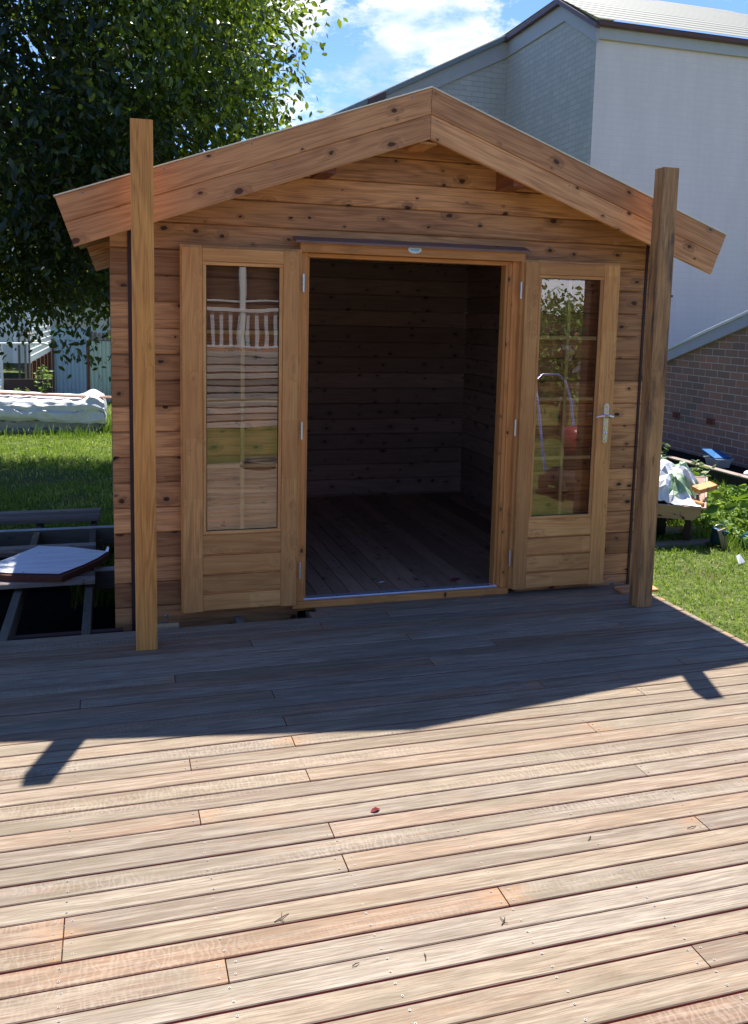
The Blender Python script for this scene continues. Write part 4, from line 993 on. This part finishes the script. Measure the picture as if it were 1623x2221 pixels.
Q = [(XC-.05, 10.0, 6.48), (2.6, 10.0, 4.43), (2.6, 14, 4.43), (XC-.05, 14, 6.48)]; b.add(Q, [(0, 1, 2, 3)], [(p[0], p[1], 0) for p in Q], .5)
b.build('roof', M_roof, wb)
b = MB(); b.box(8.06, 8.10, 6.985, 7.0, 2.03, 2.06, .003); b.build('wall_fitting', M_rust, wb)

# brick outhouse
bo = thing('brick_outhouse', 'dark red brick wall with a sloping white topped gable at the right', 'brick wall', (6.95, 4, 0))
WX = 6.9
P_ = [(WX, 6.98, -.2), (WX, 1.2, -.2), (WX, 1.2, 2.45), (WX, 3.785, 1.64), (WX, 6.98, .60)]
wallpoly('wall', P_, [(p[1], p[2]+.02, 0) for p in P_], M_brick, bo)
b = MB(); x2 = 9.6; Pf = [(WX, 1.2, -.2), (x2, 1.2, -.2), (x2, 1.2, 2.45), (WX, 1.2, 2.45)]; b.add(Pf, [(0, 1, 2, 3)], [(p[0], p[2]+.02, 0) for p in Pf], .5)
Pb = [(x2, y, z) for _, y, z in P_]; b.add(Pb, [tuple(range(5))[::-1]], [(p[1], p[2], 0) for p in Pb], .5); b.build('wall', M_brick, bo)
b = MB(); b.add([(WX+.0, 1.2, 2.46), (x2, 1.2, 2.46), (x2, 6.98, .61), (WX+.0, 6.98, .61)], [(0, 1, 2, 3)]); b.build('roof', M_roof, bo)
strip([(WX-.001, 1.2, 2.58), (WX-.001, 6.98, .72)], .135, .05, plain('grey_white_barge', (.42, .42, .52), .7), 'barge_board', (-1, 0, 0), bo)
strip([(WX+.02, 1.2, 2.615), (WX+.02, 6.98, .755)], .035, .09, M_white, 'roof_capping', (-1, 0, 0), bo)
for y_ in (5.0, 4.31):
    b = MB(); b.box(WX-.012, WX, y_-.075, y_+.075, .44, .52, .002, 1)
    for zz in (.455, .475, .495): b.box(WX-.014, WX-.012, y_-.055, y_+.055, zz, zz+.008, 0, 1, mi=1)
    b.build('air_vent', [plain('terracotta', (.22, .07, .055), .8), M_hole], bo)

# raised bed along the wall
rb = thing('garden_bed', 'long dark raised garden bed edged with grey timber along the brick wall', 'garden bed', (6.4, 3.5, -.12))
b = MB(); b.box(6.16, 6.2, 1.4, 5.9, -.14, .085, .003, 1); b.box(6.2, 6.88, 5.86, 5.9, -.14, .085, .003, 0); b.build('side', plain('black_sleeper', (.018, .019, .022), .8), rb)
b = MB(); b.box(6.14, 6.24, 1.4, 5.9, .087, .105, .003, 1); b.build('edge_board', M_greywood, rb)
b = MB(); b.box(6.2, 6.88, 1.4, 5.86, -.14, .03, 0, 1); b.build('soil_fill', M_soil, rb)
# storage box with blue lid
sb = thing('storage_box', 'translucent plastic tub with a loose blue lid standing on the garden bed', 'storage box', (6.42, 3.72, .1))
b = MB(); X0, X1, Y0, Y1, Zb, Zt = 6.50, 6.70, 3.62, 3.85, .03, .135
bot = [(X0+.02, Y0+.02, Zb), (X1-.02, Y0+.02, Zb), (X1-.02, Y1-.02, Zb), (X0+.02, Y1-.02, Zb)]; top = [(X0, Y0, Zt), (X1, Y0, Zt), (X1, Y1, Zt), (X0, Y1, Zt)]; rim = [(X0-.012, Y0-.012, Zt), (X1+.012, Y0-.012, Zt), (X1+.012, Y1+.012, Zt), (X0-.012, Y1+.012, Zt)]
rimb = [(x, y, z-.015) for x, y, z in rim]
b.add(bot+top, [(3, 2, 1, 0)]+[(i, (i+1) % 4, 4+(i+1) % 4, 4+i) for i in range(4)]); b.add(top+rim+rimb, [(i, (i+1) % 4, 4+(i+1) % 4, 4+i) for i in range(4)]+[(4+i, 4+(i+1) % 4, 8+(i+1) % 4, 8+i) for i in range(4)])
tp = NT('translucent_plastic'); tp.base((.62, .68, .72), .3, .5); tp.b.inputs['Transmission Weight'].default_value = .35; b.build('tub', tp.m, sb)
b = MB(); b.add([(X0-.02, Y0+.03, Zt+.012), (X1, Y0+.02, Zt+.012), (X1-.02, Y1+.03, Zt+.075), (X0-.03, Y1+.02, Zt+.085)]+[(X0-.02, Y0+.03, Zt-.004), (X1, Y0+.02, Zt-.004), (X1-.02, Y1+.03, Zt+.055), (X0-.03, Y1+.02, Zt+.065)], [(0, 1, 2, 3), (7, 6, 5, 4), (0, 4, 5, 1), (1, 5, 6, 2), (2, 6, 7, 3), (3, 7, 4, 0)]); b.build('lid', M_blue, sb)
b = MB(); b.lathe([(.001, .03), (.07, .028), (.085, .015), (.09, 0)], (6.35, 2.85, .106), (0, 0, 1), 20)
tag(b.build('plastic_tray', M_white, loc=(6.35, 2.85, .106)), 'shallow white plastic dish on the bed edge at the right picture edge', 'tray')
# plants around the bed
for i, (x, y, h, n, sz, z0, m_, lab) in enumerate([
    (5.85, 4.6, .40, 200, .06, -.12, M_weed, 'bright leafy weed between the wheelbarrow and the garden bed'),
    (5.95, 4.1, .42, 180, .07, -.12, M_pale_leaf, 'pale leaved weed rising behind the feed sack'),
    (5.95, 3.2, .34, 90, .08, -.12, M_pale_leaf, 'grey green seedling leaves over the bed edge right of the tub'),
    (5.4, 2.6, .30, 110, .07, -.12, M_weed, 'leafy weed in front of the garden bed\'s dark side'),
    (5.55, 2.1, .34, 90, .10, -.12, M_weed, 'bright green weed by the right picture edge'),
    (4.95, .75, .20, 90, .10, -.12, M_pale_leaf, 'broad pale leaved plant at the right picture edge near the buckets'),
    (5.1, 1.35, .45, 150, .11, -.12, M_weed, 'tall lime green leaves crowding the right picture edge')]):
    stem_plant('weed', x, y, h, n, sz, lab, .30, m_, z0)
# weed patch
n = 4300; X = rng.uniform(4.75, 5.85, n); Y = rng.uniform(.95, 3.3, n)
hh = np.array([.10+.16*max(0, noise.noise(Vector((x*1.7, y*1.7, 5)))+.4) for x, y in zip(X, Y)])
C_ = np.stack([X, Y, -.12+rng.uniform(0, 1, n)*hh], 1); D__ = rng.normal(0, 1, (n, 3)); D__[:, 2] = np.abs(D__[:, 2])*.7
wp = leaves('weed_patch', C_, D__, .06, M_weed, .4); tag(wp, 'dense patch of bright green weeds between the wheelbarrow and the bed', 'weeds', kind='stuff')
lt = blades('long_grass', [(rng.uniform(4.6, 6.2), rng.uniform(.3, 3.8), -.125) for _ in range(5000)], .06, .2, .008, M_weed, .8)
tag(lt, 'long rank grass around the wheelbarrow and buckets', 'grass', kind='stuff')

# ------------------------------------------------------------------ wheelbarrow
wbx, wby = 4.37, 1.5
wh = thing('wheelbarrow', 'rusty old wheelbarrow heaped with rubbish on the grass right of the cabin', 'wheelbarrow', (wbx, wby, -.12))
def tray():
    b = MB(); def_ = None
    z1, z0 = .215, .105; f_, r_ = 1.18, 2.05
    top = [(wbx-.30, f_, z1-.01), (wbx+.30, f_, z1-.015), (wbx+.36, r_, z1+.09), (wbx-.36, r_, z1+.09)]
    bot = [(wbx-.22, f_+.06, z0-.02), (wbx+.225, f_+.06, z0-.02), (wbx+.22, r_-.22, z0), (wbx-.22, r_-.22, z0)]
    ti = [(x+(.012 if x < wbx else -.012), y+(.012 if y < 1.6 else -.012), z) for x, y, z in top]; bi = [(x+(.012 if x < wbx else -.012), y+(.012 if y < 1.6 else -.012), z+.008) for x, y, z in bot]
    b.add(top+bot, [(i, 4+i, 4+(i+1) % 4, (i+1) % 4) for i in range(4)]+[(7, 6, 5, 4)])
    b.add(ti+bi, [((i+1) % 4, 4+(i+1) % 4, 4+i, i) for i in range(4)]+[(4, 5, 6, 7)])
    rim = [Vector(p) for p in top]+[Vector(top[0])]
    for a_, c_ in zip(rim[:-1], rim[1:]): b.tube([a_, c_], .009, 7)
    return b
tray().build('tray', M_tray, wh)
b = MB(); b.lathe([(.095, -.042), (.135, -.040), (.150, -.02), (.155, 0), (.150, .02), (.135, .040), (.095, .042)], (wbx-.02, 1.50, .035), (1, 0, 0), 28)
b.v = [(x, y, z-.0) for x, y, z in b.v]; wl = b.build('wheel', M_black, wh)
b = MB(); b.lathe([(.02, -.045), (.03, -.03), (.094, -.028), (.094, .028), (.03, .03), (.02, .045)], (wbx-.02, 1.50, .035), (1, 0, 0), 20); b.build('rim', M_rust, wl)
for s_ in (-1, 1):
    b = MB(); b.tube([(wbx-.02+s_*.07, 1.48, .035), (wbx+s_*.16, 1.60, .06), (wbx+s_*.22, 1.85, .08), (wbx+s_*.29, 2.25, .16), (wbx+s_*.33, 2.7, .17)], .017, 9); b.build('handle', plain('dark_pipe', (.03, .025, .025), .6), wh)
    b = MB(); b.tube([(wbx+s_*.19, 1.36, .09), (wbx+s_*.185, 1.32, -.10), (wbx+s_*.185, 1.36, -.125), (wbx+s_*.185, 1.60, -.12), (wbx+s_*.21, 1.78, .09)], .016, 8); b.box(wbx+s_*.185-.024, wbx+s_*.185+.024, 1.29, 1.34, -.125, .09, .003, 2); b.build('leg', plain('dark_leg', (.035, .022, .018), .8), wh)
b = MB(); n = 26; vs = []
for i in range(n+1):
    for j in range(n+1):
        x = wbx-.29+.58*i/n; y = 1.21+.80*j/n; e = min(i, n-i, j, n-j)/n
        vs.append((x, y, .20+.10*min(1, e*5)+.05*noise.noise(Vector((x*9, y*9, 0)))+.03*noise.noise(Vector((x*22, y*22, 1))) if e > 0 else .15))
b.add(vs, [(i*(n+1)+j, (i+1)*(n+1)+j, (i+1)*(n+1)+j+1, i*(n+1)+j+1) for i in range(n) for j in range(n)], None, .5, 0, True); b.build('load_of_soil', plain('red_brown_soil', (.055, .025, .02), 1, .1, var=.6, sc=20), wh)
# crumpled sack on the load
def sack_mat():
    t = NT('woven_sack'); o = t.add('ShaderNodeTexCoord').outputs['Object']
    col = t.mix(t.ramp(t.noise(o, 3.4, 2, .5), [(.52, 0.0), (.56, 1.0)]), (.72, .72, .74), (.28, .42, .24))
    t.bump(t.noise(o, 30, 3, .6), .25, .01); t.base(col, .5, .35); return t.m
b = MB(); n = 20; vs = []
def ridge(v): return 1-abs(noise.noise(v))*2
for i in range(n+1):
    for j in range(n+1):
        u, v = i/n, j/n; jt = .022
        x = wbx-.36+.62*u+.10*noise.noise(Vector((u*4, v*4, 3)))+random.uniform(-jt, jt)*.5; y = 1.17+.66*v+.08*noise.noise(Vector((u*4, v*4, 8)))+random.uniform(-jt, jt)*.5
        hem = .345-.15*u; top = .33+.10*math.sin(PI*u)+.07*(1-u)
        hgt = hem+(top-hem)*min(1, v*3.2)**.7
        hgt += (.085*ridge(Vector((u*2.6+.4, v*2.3, 1.7)))+.02+.06*noise.noise(Vector((u*8, v*8, 5))))*min(1, v*2.5)
        hgt -= .13*max(0, u-.85)/.15+.08*max(0, v-.85)/.15
        vs.append((x, y, max(.215, hgt+random.uniform(-.012, .012)-.03)))
fs = []
for i in range(n):
    for j in range(n):
        q = (i*(n+1)+j, (i+1)*(n+1)+j, (i+1)*(n+1)+j+1, i*(n+1)+j+1)
        fs += [(q[0], q[1], q[2]), (q[0], q[2], q[3])] if (i+j) % 2 else [(q[0], q[1], q[3]), (q[1], q[2], q[3])]
b.add(vs, fs, None, .5, 0, False)
so_ = b.build('feed_sack', sack_mat(), loc=(wbx, 1.55, .25)); tag(so_, 'crumpled white and green woven sack spread over the wheelbarrow load', 'sack')
b = MB(); b.board((wbx+.20, 1.40, .30), (.60, .55, .12), (.5, -.55, -.15), .12, (0, .1, 1), .035, 0, .24, .003)
tag(b.build('wooden_plank', M_frame, loc=(wbx+.4, 1.6, .3)), 'orange brown plank jutting from the wheelbarrow to the right', 'plank')
b = MB(); b.board((wbx+.10, 1.30, .225), (.75, -.30, -.10), (.3, .8, 0), .06, (0, 0, 1), .03, 0, .24, .003)
tag(b.build('wooden_plank', M_frame, loc=(wbx+.2, 1.25, .2)), 'short orange stick over the front rim of the wheelbarrow', 'plank')
b = MB(); b.add([(wbx-.25, 1.10, .06), (wbx-.17, 1.10, .11), (wbx-.19, 1.10, .14), (wbx-.25, 1.10, .20), (wbx-.25, 1.14, .06), (wbx-.17, 1.14, .11), (wbx-.19, 1.14, .14), (wbx-.25, 1.14, .20)], [(0, 1, 2, 3), (7, 6, 5, 4), (0, 4, 5, 1), (1, 5, 6, 2), (2, 6, 7, 3)])
# things on the ground by the wheelbarrow
b = MB(); b.box(wbx+.30, wbx+.42, 1.9, 2.0, -.12, .02, .006)
tag(b.build('brick', plain('pinkish_brick', (.36, .20, .18), .9), loc=(wbx+.36, 1.95, -.12)), 'pinkish brick standing behind the wheelbarrow leg', 'brick')
b = MB(); b.box(3.85, 4.75, 1.15, 1.25, -.13, -.095, .004, 0)
tag(b.build('ground_plank', M_greywood, loc=(4.3, 1.2, -.12)), 'grey plank lying in the shade beneath the wheelbarrow', 'plank')
b = MB(); b.box(3.9, 4.85, 1.55, 1.66, -.13, -.085, .004, 0)
tag(b.build('ground_plank', M_palewood, loc=(4.3, 1.6, -.12)), 'pale plank lying on the grass behind the wheelbarrow wheel', 'plank')
for o_ in (wh, so_)+tuple(o for o in COL.objects if o.name.startswith('wooden_plank')):
    a_ = math.radians(-33); p_ = Vector((wbx, 1.5, 0)); d_ = Vector((o_.location.x, o_.location.y, 0))-p_; z_ = o_.location.z
    o_.location = p_+Matrix.Rotation(a_, 3, 'Z') @ d_; o_.location.z = z_; o_.rotation_euler = (0, 0, a_)
def bucket(x, y, tilt, lab, mat, s_=1):
    t = thing('bucket', lab, 'bucket', (x, y, -.12), None)
    b = MB(); b.lathe([(.001, .004), (.052, .004), (.055, 0), (.070, .12), (.074, .12), (.072, .126), (.066, .12), (.052, .01)], (0, 0, 0), (0, 0, 1), 22)
    R_ = Matrix.Rotation(tilt, 3, 'Y'); b.v = [tuple(R_ @ (Vector(v)*s_)+Vector((x, y, -.115+abs(math.sin(tilt))*.06*s_))) for v in b.v]; b.build('body', mat, t)
    b = MB(); b.tube([(.072*math.cos(a), 0, .12+.05*math.sin(a)) for a in [PI*k/10 for k in range(11)]], .0025, 5); b.v = [tuple(R_ @ (Vector(v)*s_)+Vector((x, y, -.115+abs(math.sin(tilt))*.06*s_))) for v in b.v]; b.build('bail', M_steel, t)
bucket(4.60, 1.10, .25, 'dark blue bucket leaning behind the tan board on the weeds', plain('navy_plastic', (.02, .09, .22), .4), .95)
bucket(4.77, 1.02, 1.35, 'faded light blue bucket lying on its side in the weeds', M_palblue, .8)
b = MB(); b.board((4.56, 1.04, .02), (.28, -.1, -1), (1, .1, .25), .075, (.1, 1, 0), .012, 0, .17, .002)
tag(b.build('tan_board', M_palewood, loc=(4.6, 1.03, -.05)), 'tan offcut board leaning against the dark blue bucket', 'board')
b = MB(); b.add([(4.42, .60, -.12), (4.50, .63, -.115), (4.47, .66, -.06), (4.43, .65, -.07)], [(0, 1, 2, 3)]); tag(b.build('paper_scrap', M_white, loc=(4.45, .62, -.12)), 'white paper scrap on the lawn in front of the buckets', 'scrap')

# ------------------------------------------------------------------ behind the camera, seen in the door glass
bf = thing('boundary_fence', 'weathered grey horizontal board fence across the lawn opposite the cabin', 'fence', (1.5, -9.2, -.1))
b = MB()
for k in range(11):
    b.box(-7, 6.2, -9.22, -9.2, -.12+k*.108, -.12+k*.108+.080, .002, 0)
b.box(-7, 6.2, -9.30, -9.29, -.12, 1.05, .002, 0, rnd=1)
b.build('boards', wood('fence_grey', (.26, .23, .22), (.50, .46, .45), .5, 1.0, .5), bf)
for x in (-5, -2.6, -.2, 2.2, 4.6):
    b = MB(); b.box(x-.04, x+.04, -9.3, -9.225, -.2, 1.1, .003, 2); b.build('fence_post', M_greywood, bf)
vr = thing('veranda', 'neighbouring veranda with white balusters seen reflected in the left door', 'veranda', (1.5, -12.5, 0))
b = MB()
for i in range(60):
    x = -5+i*.17; b.box(x, x+.07, -12.52, -12.5, 1.02, 1.66, .003, 2)
b.build('balusters', plain('veranda_paint', (.42, .44, .48), .6), vr)
b = MB(); b.box(-5, 5.4, -12.55, -12.47, 1.67, 1.73, .004, 0); b.box(-5, 5.4, -12.55, -12.47, .97, 1.02, .004, 0); b.box(-5, 5.4, -12.55, -12.49, 1.84, 1.87, .003, 0); b.build('rails', plain('veranda_rail', (.48, .50, .53), .6), vr)
b = MB(); b.box(-5, 5.4, -14.5, -12.4, .78, .95, .01, 0); b.build('platform', M_pine, vr)
for x in (-4.9, 2.4, 5.3):
    b = MB(); b.box(x-.06, x+.06, -12.62, -12.48, -.15, 3.2, .005, 2); b.build('veranda_post', plain('veranda_post_paint', (.5, .52, .56), .6), vr)
b = MB(); b.box(-6, 6.2, -19, -14.5, -.1, 3.4, .01, 0); b.build('house_wall', plain('dark_house', (.10, .08, .075), .8), vr)
b = MB(); b.add([(-6.4, -12.2, 3.15), (6.6, -12.2, 3.15), (6.6, -16.8, 4.9), (-6.4, -16.8, 4.9), (-6.4, -19.4, 3.3), (6.6, -19.4, 3.3)], [(0, 3, 2, 1), (3, 4, 5, 2)], None, .5); b.build('roof', M_gutter, vr)
pg = thing('garden_shed', 'white roofed shed seen reflected in the right door glass', 'shed', (10.5, -12, 0))
b = MB(); b.box(8.9, 13, -15, -12, -.15, 1.8, .01, 2); b.build('wall', plain('shed_grey', (.20, .20, .21), .8), pg)
b = MB(); b.add([(8.6, -11.7, 1.75), (13.2, -11.7, 1.75), (13.2, -15.2, 2.6), (8.6, -15.2, 2.6)], [(0, 3, 2, 1)]); b.build('roof', M_white, pg)
small_tree('shrub', 6.6, -7.6, 2.0, 1.0, 3200, 'flowering shrub seen reflected in the right door glass', .09, M_weed)
shr = bpy.data.objects['shrub']; fl_c = np.array([6.6, -7.6, 1.2])+rng.normal(0, 1, (150, 3))*np.array([.9, .6, .5]); fo = leaves('blossom', fl_c, rng.normal(0, 1, (150, 3)), .06, plain('orange_petals', (.60, .16, .08), .6), .8, parent=shr)
small_tree('garden_tree', 2.5, -23, 7.5, 3.2, 6000, 'tree behind the veranda seen only in reflection', .3)
hc = MB(); 
for k in range(4):
    r_ = .16+.008*k; hc.tube([(1.50+r_*math.cos(a), -4.72+r_*math.sin(a), .014+.022*k+.01*math.sin(a*2+k)) for a in [2*PI*i/28 for i in range(29)]], .013, 7, cap=False)
tag(hc.build('hose', plain('grey_hose', (.10, .10, .09), .5), loc=(1.62, -4.72, 0)), 'coiled dark hose on the deck edge seen in the left door reflection', 'hose')
mw = thing('lawn_mower', 'red lawn mower with a silver looped handle seen reflected in the right door', 'lawn mower', (4.45, -3.3, -.12))
b = MB(); b.lathe([(.001, .11), (.20, .10), (.27, .06), (.28, .0), (.28, -.05)], (4.45, -3.3, .05), (0, 0, 1), 24); b.build('deck_shell', M_black, mw)
b = MB(); b.lathe([(.001, .17), (.08, .16), (.12, .11), (.13, 0), (.10, -.10)], (4.45, -3.3, .42), (0, 0, 1), 20); b.lathe([(.09, .24), (.1, 0)], (4.45, -3.3, .165), (0, 0, 1), 12, 1); b.build('engine', [M_red, M_black], mw)
b = MB(); b.tube([(4.25, -3.5, .1), (4.25, -3.75, .8), (4.27, -3.85, 1.0), (4.36, -3.88, 1.08), (4.54, -3.88, 1.08), (4.63, -3.85, 1.0), (4.65, -3.75, .8), (4.65, -3.5, .1)], .016, 9); b.build('handle', M_chrome, mw)
for sx in (-.22, .22):
    for sy in (-.2, .2):
        b = MB(); b.lathe([(.02, -.02), (.09, -.02), (.095, 0), (.09, .02), (.02, .02)], (4.45+sx, -3.3+sy, -.03), (1, 0, 0), 18); b.build('wheel', M_black, mw)
for o in list(S.objects):
    if '_w' in o.keys(): del o['_w']
